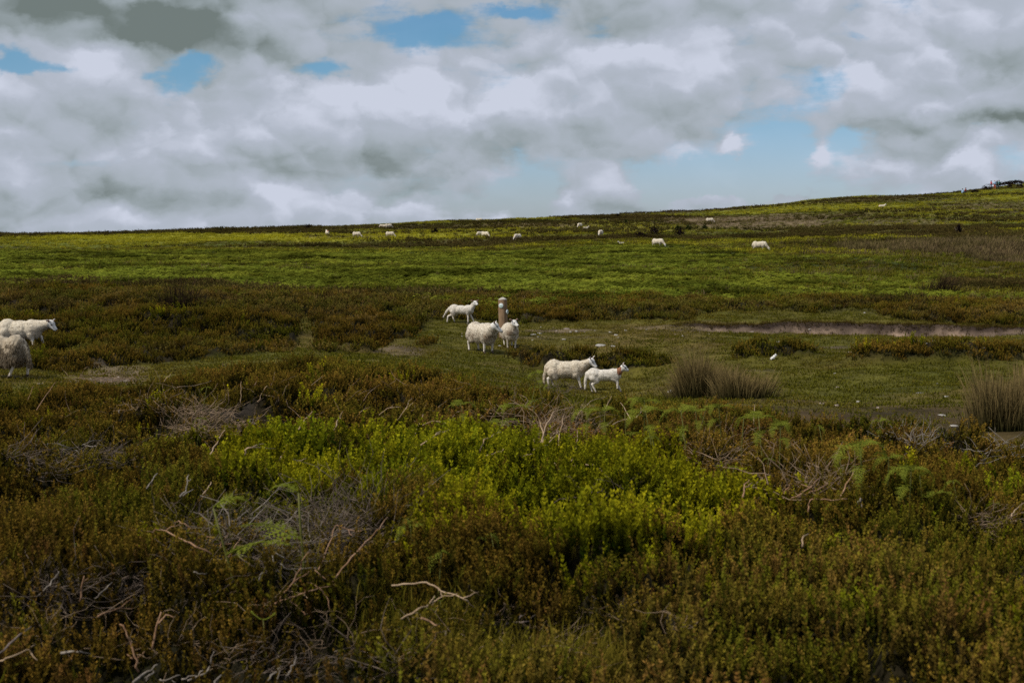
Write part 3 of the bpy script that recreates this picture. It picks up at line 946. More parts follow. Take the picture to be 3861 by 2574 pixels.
    kind = np.where(u[0] < Z['pink'] * .9, 1, np.where(u[1] < np.maximum(Z['rust'] * 1.1, sstep(-.10, -.5, bd) * .85 * (1 - Z['lime'])), 3, np.where(u[2] < np.maximum(Z['lime'] * .92, sstep(.15, .55, bd) * .6), 4, np.where(u[3] < .25 + .3 * (pat > .1), 0, np.where(u[3] > .90, 1, 2)))))
    idx = lo[kind] + (RNG.uniform(0, 1, n) * ct[kind]).astype(int)
    k = keep(Z['hill'])
    tint = np.clip(.5 + .4 * pat + RNG.normal(0, .2, n), 0, 1)
    dark = np.clip(.55 + .4 * fbm(x * .2, y * .1, 3, 133) + RNG.normal(0, .15, n), 0, 1)
    sc = RNG.uniform(.8, 1.5, n) * np.where(kind == 3, 1.3, np.where((kind == 1) & (Z['px'] > 800) & (Z['row'] > 240), 1.9, 1))
    scatter('hill_grass', 'rough grass, rusty heather and bracken covering the far hillside', np.column_stack([x, y, ground(x, y)])[k], rnd_rot(n, .1)[k], sc[k], idx[k], tint[k], dark[k], fc)
build_cover()

# ------------------------------------------------------------------ animals: one continuous body from a joined skeleton of soft forms
def sphere_vf(c, r, R=None, n=10):
    u = np.linspace(0, 2 * math.pi, n, endpoint=False)
    w = np.linspace(0, math.pi, n // 2 + 2)[1:-1]
    V = [[0, 0, 1.0]] + [[math.sin(b) * math.cos(a), math.sin(b) * math.sin(a), math.cos(b)] for b in w for a in u] + [[0, 0, -1.0]]
    V = np.array(V) * np.asarray(r)
    if R is not None: V = V @ np.array(R).T
    V = V + np.asarray(c)
    m = len(w)
    T = [(0, 1 + k, 1 + (k + 1) % n) for k in range(n)]
    Q = [(1 + i * n + k, 1 + (i + 1) * n + k, 1 + (i + 1) * n + (k + 1) % n, 1 + i * n + (k + 1) % n) for i in range(m - 1) for k in range(n)]
    T += [(1 + m * n, 1 + (m - 1) * n + (k + 1) % n, 1 + (m - 1) * n + k) for k in range(n)]
    return V, np.array(Q), np.array(T)

def fuse(name, prims, voxel, smooth):
    """join the forms into one skin"""
    G = Geo()
    for p in prims:
        if p[0] == 'ell':
            V, Q, T = sphere_vf(p[1], p[2], p[4] if len(p) > 4 else None, 14)
            G.add(V, Q, T)
        else:
            a, ra, b, rb = np.array(p[1], float), p[2], np.array(p[3], float), p[4]
            L = np.linalg.norm(b - a)
            n = max(2, int(L / (.35 * min(ra, rb))) + 1)
            for k in range(n):
                f = k / (n - 1)
                V, Q, T = sphere_vf(a + (b - a) * f, (ra + (rb - ra) * f,) * 3)
                G.add(V, Q, T)
    me = G.mesh(name + '_raw')
    o = bpy.data.objects.new(name + '_raw', me)
    COL.objects.link(o)
    m = o.modifiers.new('r', 'REMESH')
    m.mode = 'VOXEL'
    m.voxel_size = voxel
    m = o.modifiers.new('s', 'SMOOTH')
    m.iterations = smooth
    m.factor = .5
    dg = bpy.context.evaluated_depsgraph_get()
    res = bpy.data.meshes.new_from_object(o.evaluated_get(dg))
    bpy.data.objects.remove(o)
    res.name = name
    res.polygons.foreach_set('use_smooth', np.ones(len(res.polygons), bool))
    return res

def prim_dist(p, V):
    if p[0] == 'ell':
        d = V - np.asarray(p[1])
        if len(p) > 4 and p[4] is not None: d = d @ np.array(p[4])
        r = np.asarray(p[2], float)
        k = np.linalg.norm(d / r, axis=1)
        return (k - 1) * r.min()
    a, ra, b, rb = np.array(p[1], float), p[2], np.array(p[3], float), p[4]
    ab = b - a
    t = np.clip(((V - a) @ ab) / (ab @ ab), 0, 1)
    return np.linalg.norm(V - a - t[:, None] * ab, axis=1) - (ra + (rb - ra) * t)

def wool_mat(name, a, b, dirt, locks=False):
    m, B, out = new_mat(name)
    p = B.n('ShaderNodeBsdfPrincipled')
    p.inputs['Roughness'].default_value = 1.0
    p.inputs['Specular IOR Level'].default_value = 0.05
    p.inputs['Sheen Weight'].default_value = 0.15
    p.inputs['Sheen Roughness'].default_value = 0.6
    co = B.n('ShaderNodeTexCoord').outputs['Object']
    n = B.noise(co, 26.0, 5, 0.65)
    n2 = B.noise(co, 5.0, 3, 0.5)
    c = B.mix(B.smooth(n, .35, .65), a, b)
    d = attr_node(B, 'dirt')
    c = B.mix(B.math('MULTIPLY', d, B.smooth(n2, .25, .75)), c, dirt)
    B.put(p.inputs['Base Color'], c)
    bm = B.n('ShaderNodeBump')
    bm.inputs['Strength'].default_value = 0.5
    bm.inputs['Distance'].default_value = 0.02
    B.put(bm.inputs['Height'], n)
    B.t.links.new(bm.outputs[0], p.inputs['Normal'])
    if locks:
        tr = B.n('ShaderNodeBsdfTranslucent')
        B.put(tr.inputs[0], B.vec('MULTIPLY', c, (1.15, 1.15, 1.15)))
        mx = B.n('ShaderNodeMixShader')
        mx.inputs[0].default_value = .6
        B.t.links.new(p.outputs[0], mx.inputs[1])
        B.t.links.new(tr.outputs[0], mx.inputs[2])
        B.t.links.new(mx.outputs[0], out.inputs[0])
    else:
        B.t.links.new(p.outputs[0], out.inputs[0])
    return m
W_EWE = wool_mat('cream wool', (.48, .415, .32), (.64, .575, .475), (.26, .19, .125))
W_EWEF = wool_mat('cream wool locks', (.48, .415, .32), (.64, .575, .475), (.26, .19, .125), True)
W_LAMB = wool_mat('white lamb wool', (.53, .48, .41), (.68, .63, .555), (.48, .38, .28))
W_LAMBF = wool_mat('white lamb wool locks', (.53, .48, .41), (.68, .63, .555), (.48, .38, .28), True)
W_TAN = wool_mat('buff wool', (.50, .425, .32), (.62, .55, .44), (.40, .29, .19))
W_TANF = wool_mat('buff wool locks', (.50, .425, .32), (.62, .55, .44), (.40, .29, .19), True)
W_SHAG = wool_mat('shaggy fawn wool', (.27, .215, .145), (.41, .34, .25), (.24, .18, .115))
W_SHAGF = wool_mat('shaggy fawn wool locks', (.27, .215, .145), (.41, .34, .25), (.24, .18, .115), True)
LOCKS = {m.name: f for m, f in ((W_EWE, W_EWEF), (W_LAMB, W_LAMBF), (W_TAN, W_TANF), (W_SHAG, W_SHAGF))}
M_FACE = plain_mat('white face hair', (.54, .51, .47), (.66, .63, .59), 30, .85, .2)
M_LEG = plain_mat('pale leg hair', (.52, .45, .37), (.66, .60, .53), 22, .85, .2)
M_HOOF = plain_mat('hoof horn', (.05, .035, .025), (.11, .08, .06), 30, .6)
M_NOSE = plain_mat('dark nose skin', (.030, .020, .018), (.05, .035, .03), 40, .5)
M_EARP = plain_mat('pink inner ear skin', (.30, .15, .11), (.40, .22, .17), 30, .8)
M_RED = plain_mat('rust red stain on wool', (.19, .075, .035), (.30, .15, .085), 24, .9, .4)
M_MARK = plain_mat('red marking fluid on wool', (.45, .06, .05), (.55, .14, .10), 30, .9)
M_EYE = plain_mat('dark eye', (.008, .006, .005), (.012, .01, .008), 10, .15, spec=.5)

def rot_axes(yaw=0, pitch=0, roll=0):
    return Euler((roll, pitch, yaw)).to_matrix()

def sheep_forms(q):
    """q: pose and build of one sheep; forward is +X, feet near z=0"""
    s, fat, lamb = q.get('s', 1.0), q.get('fat', 1.0), q.get('lamb', False)
    w = .80 if lamb else 1.0
    P = []
    dz = q.get('drop', 0)
    zb = (.50 if lamb else .475) - dz
    P.append(('ell', (0, 0, zb), (.42, .185 * fat * w, .195 * fat * w), 'wool'))
    P.append(('ell', (.24, 0, zb + .005), (.22, .175 * fat * w, .215 * fat * w), 'wool'))
    P.append(('ell', (-.27, 0, zb + .025), (.21, .185 * fat * w, .205 * fat * w), 'wool'))
    nb = np.array([.36, 0, zb + .07])
    hb = np.array(q.get('head', (.60, 0, .76)), float)
    P.append(('cap', nb, .14 * fat * w, nb * .45 + hb * .55, (.105 if not lamb else .078), 'wool'))
    P.append(('cap', nb * .45 + hb * .55, (.105 if not lamb else .078), hb, .072, 'neck'))
    yaw, pit = q.get('yaw', 0), q.get('pitch', .5)
    hd = np.array([math.cos(yaw) * math.cos(pit), math.sin(yaw) * math.cos(pit), -math.sin(pit)])
    hs = np.array([-math.sin(yaw), math.cos(yaw), 0])
    hu = np.cross(hd, hs)
    hl = q.get('hl', .20) * (.9 if lamb else 1)
    P.append(('ell', hb + hd * .02, (.098, .080, .088), 'face', np.column_stack([hd, hs, hu])))
    mz = hb + hd * hl - hu * .012
    P.append(('cap', hb + hd * .05 - hu * .012, .070, mz, .043, 'face'))
    P.append(('ell', mz + hd * .020 + hu * .006, (.030, .034, .026), 'nose', np.column_stack([hd, hs, hu])))
    er = q.get('ear', .25)
    for sg in (-1, 1):
        ed = hs * sg * .92 - hd * .18 + hu * er
        ed /= np.linalg.norm(ed)
        e2 = np.cross(ed, hd)
        e2 /= np.linalg.norm(e2)
        e3 = np.cross(ed, e2)
        c = hb + hs * sg * .07 + hu * .055 - hd * .02 + ed * .055
        P.append(('ell', c, (.072, .033, .017), 'ear', np.column_stack([ed, e2, e3])))
    legs = q.get('legs', ((0, 0), (0, 0), (0, 0), (0, 0)))       # FL FR HL HR: swing of hoof (x), lift (z)
    for k, (sw, lift) in enumerate(legs):
        sg = 1 if k % 2 == 0 else -1
        y = sg * (.105 if not lamb else .075)
        if k < 2:
            hip, kn, ft = np.array([.25, y, zb - .09]), np.array([.26 + sw * .45 + lift * .5, y, .235 + lift * .7]), np.array([.25 + sw, y * .95, .05 + lift])
            P.append(('cap', hip, .085 * w, (hip + kn) / 2, .055 * w, 'wool'))
            P.append(('cap', (hip + kn) / 2, .052 * w, kn, .036, 'leg'))
            P.append(('cap', kn, .036, ft, .026, 'leg'))
        else:
            hip, kn, ft = np.array([-.30, y * 1.05, zb - .05]), np.array([-.38 + sw * .55, y, .25 + lift * .6]), np.array([-.335 + sw, y * .95, .05 + lift])
            stf = np.array([-.22 + sw * .3, y * 1.1, zb - .15])
            P.append(('cap', hip, .125 * w, stf, .085 * w, 'wool'))
            P.append(('cap', stf, .075 * w, (stf + kn) / 2, .05, 'wool'))
            P.append(('cap', (stf + kn) / 2, .046, kn, .036, 'leg'))
            P.append(('cap', kn, .035, ft, .026, 'leg'))
        P.append(('cap', ft, .029, ft + np.array([.030, 0, -.032]), .024, 'hoof'))
    tl = q.get('tail', (-.50, 0, .24))
    P.append(('cap', (-.45, 0, zb + .06), .05, (np.array([-.47, 0, zb + .06]) + np.array(tl)) / 2, .047, 'wool'))
    P.append(('cap', (np.array([-.47, 0, zb + .06]) + np.array(tl)) / 2, .045, tl, .028, 'tail'))
    P2 = []
    for p in P:
        p = list(p)
        p[1] = np.array(p[1]) * s
        if p[0] == 'ell': p[2] = tuple(np.array(p[2]) * s)
        else:
            p[2] *= s
            p[3] = np.array(p[3]) * s
            p[4] *= s
        if p[0] == 'cap': p = p[:5] + [p[5]]
        P2.append(tuple(p))
    eyes = [(hb + hd * .075 + hs * sg * .068 + hu * .030) * s for sg in (-1, 1)]
    return P2, eyes, hd, hs

def kind_of(p): return p[3] if p[0] == 'ell' else p[5]

def strands(V, N, T_area, count, Lr, wid, down, wave, seed):
    """locks of fleece on the woolly faces -> Geo arrays"""
    r = np.random.default_rng(seed)
    pick = r.choice(len(V), count, p=T_area / T_area.sum())
    p, n = V[pick], N[pick]
    d = n * (1 - down) + np.array([0, 0, -1.0]) * down + r.normal(0, wave, (count, 3))
    d /= np.linalg.norm(d, axis=1)[:, None]
    L = r.uniform(*Lr, count)[:, None]
    sd = np.cross(d, n + r.normal(0, .3, (count, 3)))
    sd /= np.linalg.norm(sd, axis=1)[:, None] + 1e-6
    W = wid * r.uniform(.7, 1.3, count)[:, None]
    p0 = p - n * .006
    mid = p0 + d * L * .55 + n * L * .12
    tip = p0 + d * L
    vs = np.stack([p0 - sd * W, p0 + sd * W, mid + sd * W * .8, mid - sd * W * .8, tip], 1).reshape(-1, 3)
    b = np.arange(count)[:, None] * 5
    return vs, b + np.array([[0, 1, 2, 3]]), b + np.array([[3, 2, 4]]), pick

def make_sheep(name, q, wool, voxel=.016, fleece=2600, seed=1):
    P, eyes, hd, hs = sheep_forms(q)
    me = fuse(name, P, voxel * q.get('s', 1.0) ** .5, 5)
    n = len(me.vertices)
    V = np.empty(n * 3, np.float32)
    me.vertices.foreach_get('co', V)
    V = V.reshape(-1, 3).astype(float)
    N = np.empty(n * 3, np.float32)
    me.vertices.foreach_get('normal', N)
    N = N.reshape(-1, 3).astype(float)
    D = np.array([prim_dist(p, V) for p in P])
    lab = np.array([kind_of(p) for p in P])[np.argmin(D, 0)]
    s = q.get('s', 1.0)
    wl = np.isin(lab, ('wool', 'tail', 'neck'))
    bump = (fbm(V[:, 0] / s * 7 + V[:, 1] * 3, V[:, 2] / s * 7 + V[:, 1] * 5, 4, seed) * .015 + fbm(V[:, 0] * 22, V[:, 2] * 22 + V[:, 1] * 20, 2, seed + 5) * .006) * s * q.get('rough', 1.0)
    V = V + N * (bump * wl)[:, None]
    me.vertices.foreach_set('co', V.astype(np.float32).ravel())
    zz = V[:, 2] / s
    dirt = np.clip(sstep(.60, .30, zz) * .75 + .5 * sstep(.15, .40, V[:, 0] / s) * sstep(.66, .45, zz) + .35 * sstep(-.1, .6, fbm(V[:, 0] * 4, V[:, 2] * 4, 3, seed + 9)), 0, 1) * q.get('dirty', 1.0)
    a = me.attributes.new('dirt', 'FLOAT', 'POINT')
    a.data.foreach_set('value', dirt.astype(np.float32))
    names = ['wool', 'face', 'leg', 'hoof', 'nose', 'ear', 'stain']
    mats = [wool, M_FACE, M_LEG, M_HOOF, M_NOSE, M_EARP, q.get('stain_mat', M_RED)]
    me.materials.clear()
    for m in mats: me.materials.append(m)
    lut = {'wool': 0, 'neck': 0, 'tail': 0, 'face': 1, 'leg': 2, 'hoof': 3, 'nose': 4, 'ear': 1}
    vi = np.array([lut[l] for l in lab])
    ear = lab == 'ear'
    vi[ear & ((N @ hd) > .25)] = 5
    if q.get('stain') is not None:
        c, rr = q['stain']
        dd = np.linalg.norm((V / s - np.array(c)) / np.array(rr), axis=1) + .35 * fbm(V[:, 0] * 18, V[:, 2] * 18, 3, 5)
        vi[(dd < 1) & wl] = 6
    nf = len(me.polygons)
    ls = np.empty(nf, np.int32)
    me.polygons.foreach_get('loop_start', ls)
    lv = np.empty(len(me.loops), np.int32)
    me.loops.foreach_get('vertex_index', lv)
    me.polygons.foreach_set('material_index', vi[lv[ls]].astype(np.int32))
    me.update()
    o = link(bpy.data.objects.new(name, me))
    if fleece:
        sel = np.where((vi == 0) | (vi == 6))[0]
        vs, Q, T, pick = strands(V[sel], N[sel], np.ones(len(sel)), fleece, q.get('lock', (.022, .045)), q.get('lockw', .006), q.get('down', .35), q.get('wave', .22), seed)
        fm = mesh_from('fleece', vs, [Q, T], [LOCKS[wool.name], mats[6]], np.concatenate([vi[sel][pick] == 6] * 2).astype(int), {'dirt': np.repeat(dirt[sel][pick], 5)})
        link(bpy.data.objects.new('fleece', fm), o)
    if voxel < .02:
        ev, eq, et = sphere_vf((0, 0, 0), (.0135, .0135, .0135), None, 8)
        em = mesh_from('eye', ev * s ** .5, [eq, et], [M_EYE], None, None, True)
        for e in eyes:
            eo = link(bpy.data.objects.new('eye', em), o)
            eo.location = e
    return o

def stand(o, px, row, heading, sink=.0):
    """set the animal down: heading in degrees, 0 = towards the right of the picture, 90 = away"""
    x, y, z = hit(px, row, 0, 21)
    o.location = (x, y, z - sink)
    o.rotation_euler = (0, 0, math.radians(heading))
    return o

FLOCK = 'sheep beside the track'
a = make_sheep('sheep', dict(s=.93, fat=1.22, drop=.02, head=(.56, -.04, .68), yaw=.78, pitch=.66, hl=.21, ear=.18, legs=((.02, 0), (-.02, 0), (.06, 0), (-.05, 0)), tail=(-.52, 0, .22), lock=(.012, .030), lockw=.0045, down=.5, rough=.8, dirty=1.15), W_EWE, seed=3, fleece=6500)
tag(stand(a, 482, 352.5, -54), 'woolly ewe with grimy chest standing left of the smaller sheep in front of the post', 'sheep', FLOCK)
a = make_sheep('sheep', dict(s=.80, fat=1.18, drop=.02, head=(.47, .02, .76), yaw=.62, pitch=.42, hl=.18, ear=.30, legs=((.03, 0), (-.06, 0), (.02, 0), (.0, 0)), lock=(.010, .024), lockw=.0045, down=.45, dirty=1.15), W_EWE, seed=5, fleece=5200)
tag(stand(a, 510, 348, -80), 'small sheep facing the camera close in front of the waymark post', 'sheep', FLOCK)
a = make_sheep('lamb', dict(s=.72, fat=1.05, lamb=True, drop=.02, head=(.50, 0, .74), yaw=-.62, pitch=.30, hl=.17, ear=.25, legs=((.20, 0), (.02, 0), (.05, 0), (-.18, 0)), tail=(-.68, 0, .22), lock=(.008, .016), down=.3, rough=.6, dirty=.55), W_LAMB, seed=7, fleece=4200)
tag(stand(a, 461.5, 323, -16), 'white lamb with a long tail walking behind the ewes left of the post', 'lamb', FLOCK)
a = make_sheep('sheep', dict(s=.83, fat=1.06, drop=.03, head=(.58, 0, .66), yaw=-.28, pitch=.72, hl=.18, ear=.55, legs=((.06, .05), (.12, 0), (.05, 0), (-.04, 0)), tail=(-.50, 0, .13), lock=(.008, .018), down=.3, rough=.55, dirty=1.0), W_TAN, seed=9, fleece=6500)
tag(stand(a, 565.5, 387.5, -7, .02), 'buff fleeced sheep with lowered head walking right behind the lamb with the rusty neck', 'sheep', FLOCK)
a = make_sheep('lamb', dict(s=.70, fat=1.04, lamb=True, drop=.02, head=(.49, 0, .69), yaw=-.12, pitch=.42, hl=.16, ear=.75, legs=((.20, 0), (.10, .10), (.02, 0), (.12, 0)), tail=(-.50, 0, .12), stain=((.40, 0, .62), (.07, .3, .14)), lock=(.007, .014), down=.3, rough=.6, dirty=.3), W_LAMB, seed=11, fleece=4500)
tag(stand(a, 604, 393, -3), 'white lamb with a rusty brown band round its neck walking right', 'lamb', FLOCK)
a = make_sheep('sheep', dict(s=.93, fat=1.04, drop=.02, head=(.64, 0, .60), yaw=-.20, pitch=.75, hl=.18, ear=.05, legs=((.20, .10), (.08, 0), (.05, 0), (-.1, 0)), lock=(.008, .017), down=.3, rough=.5, dirty=.4), W_TAN, seed=13, fleece=5500)
tag(stand(a, 21.0, 351, -2), 'smooth pale sheep at the left edge lifting a foreleg behind the shaggy sheep', 'sheep', FLOCK)
a = make_sheep('sheep', dict(s=.92, fat=1.26, drop=.02, head=(.60, 0, .62), yaw=.1, pitch=.7, legs=((.02, 0), (-.04, 0), (.12, 0), (-.10, 0)), tail=(-.56, 0, .22), lock=(.04, .085), lockw=.0042, down=.78, wave=.10, rough=1.3, dirty=.8), W_SHAG, seed=15, fleece=15000)
tag(stand(a, 2, 377, 166), 'shaggy long woolled sheep cut by the left edge with its rump to the right', 'sheep', FLOCK)

# grazing sheep far up the hill
def graze(name, seed, lamb=False, up=False):
    q = dict(s=1.0, fat=1.12, head=(.66, 0, .22), yaw=0, pitch=1.05, hl=.18, ear=.1, lock=(.02, .05), legs=((.06, 0), (-.03, 0), (.05, 0), (-.06, 0)), dirty=.55)
    if up: q.update(head=(.58, 0, .78), pitch=.45)
    if lamb: q.update(s=.72, lamb=True, fat=1.0)
    return make_sheep(name, q, W_TAN, .034, 0, seed)
def copy_tree(o):
    c = o.copy()
    COL.objects.link(c)
    for ch in o.children:
        k = ch.copy()
        COL.objects.link(k)
        k.parent = c
    return c
g1, g2, g3 = graze('sheep', 21), graze('sheep', 23, up=True), graze('lamb', 25, lamb=True, up=True)
HILL = 'sheep grazing on the hill'
far_list = [  # px, row of feet, heading, source, size, label
    (327.3, 235.5, 110, g2, 1.0, 'sheep with a red mark on its back, leftmost on the sunlit strip', True),
    (356.5, 236.8, -12, g1, 1.0, 'grazing sheep on the sunlit strip right of the red marked one'),
    (389.8, 236.8, -5, g1, 1.0, 'sunlit grazing sheep directly below the pair on the skyline'),
    (382.6, 228.0, 185, g1, .85, 'grey looking sheep at left of the pair on the skyline'),
    (388.4, 228.2, 20, g1, 1.0, 'pale sheep at right of the pair on the skyline'),
    (479.0, 220.9, 8, g1, 1.0, 'lone sheep half hidden on the skyline above the hill'),
    (480.6, 236.4, 215, g1, 1.0, 'sheep standing at left in the overlapping pair on the grass below the skyline'),
    (485.0, 237.0, -40, g1, 1.0, 'sheep grazing at right in the overlapping pair on the grass below the skyline'),
    (517.8, 239.8, 228, g1, 1.0, 'sheep grazing alone just above the bracken with its head down to the left'),
    (579.8, 227.6, 240, g1, 1.0, 'sheep grazing just up the slope from a white lamb'),
    (585.6, 230.0, 15, g3, 1.0, 'tiny white lamb on the slope close below a grazing sheep'),
    (600.6, 236.0, 250, g1, 1.05, 'bright white sheep grazing above the bracken, left of the dark bushes'),
    (621.6, 243.8, 200, g3, .8, 'small lamb almost hidden in the bracken left of the dark bushes'),
    (657.6, 246.0, -28, g1, 1.0, 'sheep grazing directly below the largest dark bush'),
    (709.6, 222.4, 0, g1, 1.0, 'sheep grazing on the pinkish dry grass of the slope'),
    (759.2, 250.4, -12, g1, 1.08, 'largest of the far sheep grazing beside the rusty bank on the right'),
    (881.8, 206.4, 8, g2, 1.0, 'sheep lying on the lime green slope high on the right'),
]
used = set()
for it in far_list:
    px, row, hd_, src, sz, lab = it[:6]
    x, y, z = hit(px, row, 0, 60)
    o = src if id(src) not in used else copy_tree(src)
    used.add(id(src))
    zz = float(ground(x, y))
    sink = .42 if 'lying' in lab else .22 if 'hidden' in lab else .05
    o.location = (x, y, zz - sink)
    o.scale = (sz,) * 3
    o.rotation_euler = (0, 0, math.radians(hd_))
    tag(o, lab, 'lamb' if src is g3 else 'sheep', HILL)
    o.name = 'lamb' if src is g3 else 'sheep'
    if len(it) > 6:
        mk = link(bpy.data.objects.new('red_mark', mesh_from('red_mark', *[sphere_vf((-.30, 0, .66), (.14, .12, .055))[0], list(sphere_vf((0, 0, 0), (1, 1, 1))[1:])], [M_MARK])), o)

# ------------------------------------------------------------------ people on the skyline
def cloth(name, c): return plain_mat(name, c, tuple(v * .75 for v in c), 9, .9, .1)
M_SKIN = plain_mat('skin', (.45, .27, .19), (.50, .31, .22), 8, .6)
def make_person(jacket, legs, hair, pose, seed, pack=None):
    sit = pose == 'sit'
    hipz = .14 if sit else .92
    sh = hipz + .50
    body = [('cap', (0, 0, hipz + .05), .13, (0, 0, sh - .08), .14, 'b'), ('cap', (0, -.10, sh - .03), .08, (0, .10, sh - .03), .08, 'b'),
            ('cap', (0, 0, sh), .055, (.02, 0, sh + .12), .05, 'b'), ('ell', (.03, 0, sh + .21), (.095, .075, .115), 'b'), ('ell', (.12, 0, sh + .20), (.022, .016, .025), 'b')]
    torso = [('cap', (0, 0, hipz + .02), .155, (0, 0, sh - .07), .165, 't'), ('cap', (0, -.13, sh - .04), .09, (0, .13, sh - .04), .09, 't')]
    trs = [('cap', (0, -.06, hipz + .03), .145, (0, .06, hipz + .03), .145, 't')]
    for sg in (-1, 1):
        el = (.10, sg * .24, sh - .30)
        ha = (.30, sg * .16, sh - .30) if pose != 'stand' else (.12, sg * .25, sh - .56)
        body += [('cap', (0, sg * .18, sh - .04), .055, el, .045, 'b'), ('cap', el, .042, ha, .032, 'b'), ('cap', ha, .034, np.array(ha) + (.07, 0, -.03), .022, 'b')]
        torso += [('cap', (0, sg * .18, sh - .04), .075, el, .062, 't'), ('cap', el, .060, np.array(el) * .2 + np.array(ha) * .8, .050, 't')]
        if sit: kn, ft = (.40, sg * .12, .42), (.52, sg * .12, .06)
        else: kn, ft = (.05 + .05 * sg, sg * .10, .50), (.0 + .10 * sg, sg * .11, .07)
        body += [('cap', (0, sg * .09, hipz), .085, kn, .06, 'b'), ('cap', kn, .055, ft, .04, 'b'), ('cap', ft, .045, np.array(ft) + (.15, 0, -.03), .035, 'b')]
        trs += [('cap', (0, sg * .09, hipz), .105, kn, .078, 't'), ('cap', kn, .075, np.array(ft) + (0, 0, .04), .06, 't')]
    o = link(bpy.data.objects.new('person', fuse('person', body, .03, 2)))
    o.data.materials.append(M_SKIN)
    for nm, pr, mt in (('jacket', torso, jacket), ('trousers', trs, legs), ('hair', [('ell', (.005, 0, sh + .245), (.112, .092, .10), 'h'), ('ell', (-.05, 0, sh + .16), (.06, .075, .11), 'h')], hair)):
        c = link(bpy.data.objects.new(nm, fuse(nm, pr, .03, 2)), o)
        c.data.materials.append(mt)
    if pack:
        c = link(bpy.data.objects.new('backpack', fuse('backpack', [('cap', (-.22, -.06, sh - .12), .12, (-.24, .06, sh - .38), .14, 'p'), ('cap', (-.22, .06, sh - .12), .12, (-.24, -.06, sh - .38), .14, 'p')], .035, 3)), o)
        c.data.materials.append(pack)
    return o
K_RED, K_BLUE, K_DARK, K_NAVY, K_TEAL, K_MAR = cloth('red cloth', (.50, .03, .03)), cloth('pale blue cloth', (.34, .50, .72)), cloth('dark green cloth', (.02, .035, .03)), cloth('navy cloth', (.03, .03, .06)), cloth('teal cloth', (.10, .25, .26)), cloth('maroon cloth', (.25, .05, .06))
K_HB, K_HL, K_OR = cloth('dark brown hair', (.05, .03, .02)), cloth('fair hair', (.40, .22, .09)), cloth('orange cloth', (.42, .10, .05))
WALK = 'walkers on the skyline path'
for px, row, rot, jk, tr, hr, pose, pk, lab in (
        (962.4, 193.2, 30, K_BLUE, K_NAVY, K_HB, 'sit', None, 'person in pale blue sitting on the hill below the skyline'),
        (965.6, 192.3, 150, K_MAR, K_DARK, K_HB, 'sit', None, 'person in maroon sitting beside the one in pale blue'),
        (991.0, 188.6, -20, K_RED, K_NAVY, K_HB, 'hold', None, 'person in a bright red jacket at left of the standing group'),
        (994.6, 189.0, -80, K_BLUE, K_OR, K_HL, 'hold', None, 'fair haired person in pale blue and orange in the middle of the standing group'),
        (996.9, 188.6, 100, K_DARK, K_DARK, K_HB, 'stand', K_DARK, 'person in dark clothes with a dark backpack in the standing group'),
        (998.8, 188.8, 160, K_TEAL, K_DARK, K_HB, 'stand', K_DARK, 'person in teal with a dark backpack at right of the standing group')):
    x, y, z = hit(px, row, 0, 60)
    p = make_person(jk, tr, hr, pose, 1, pk)
    p.location = (x, y, float(ground(x, y)) - (.05 if pose == 'sit' else 0))
    p.rotation_euler = (0, 0, math.radians(rot))
    tag(p, lab, 'person', WALK)

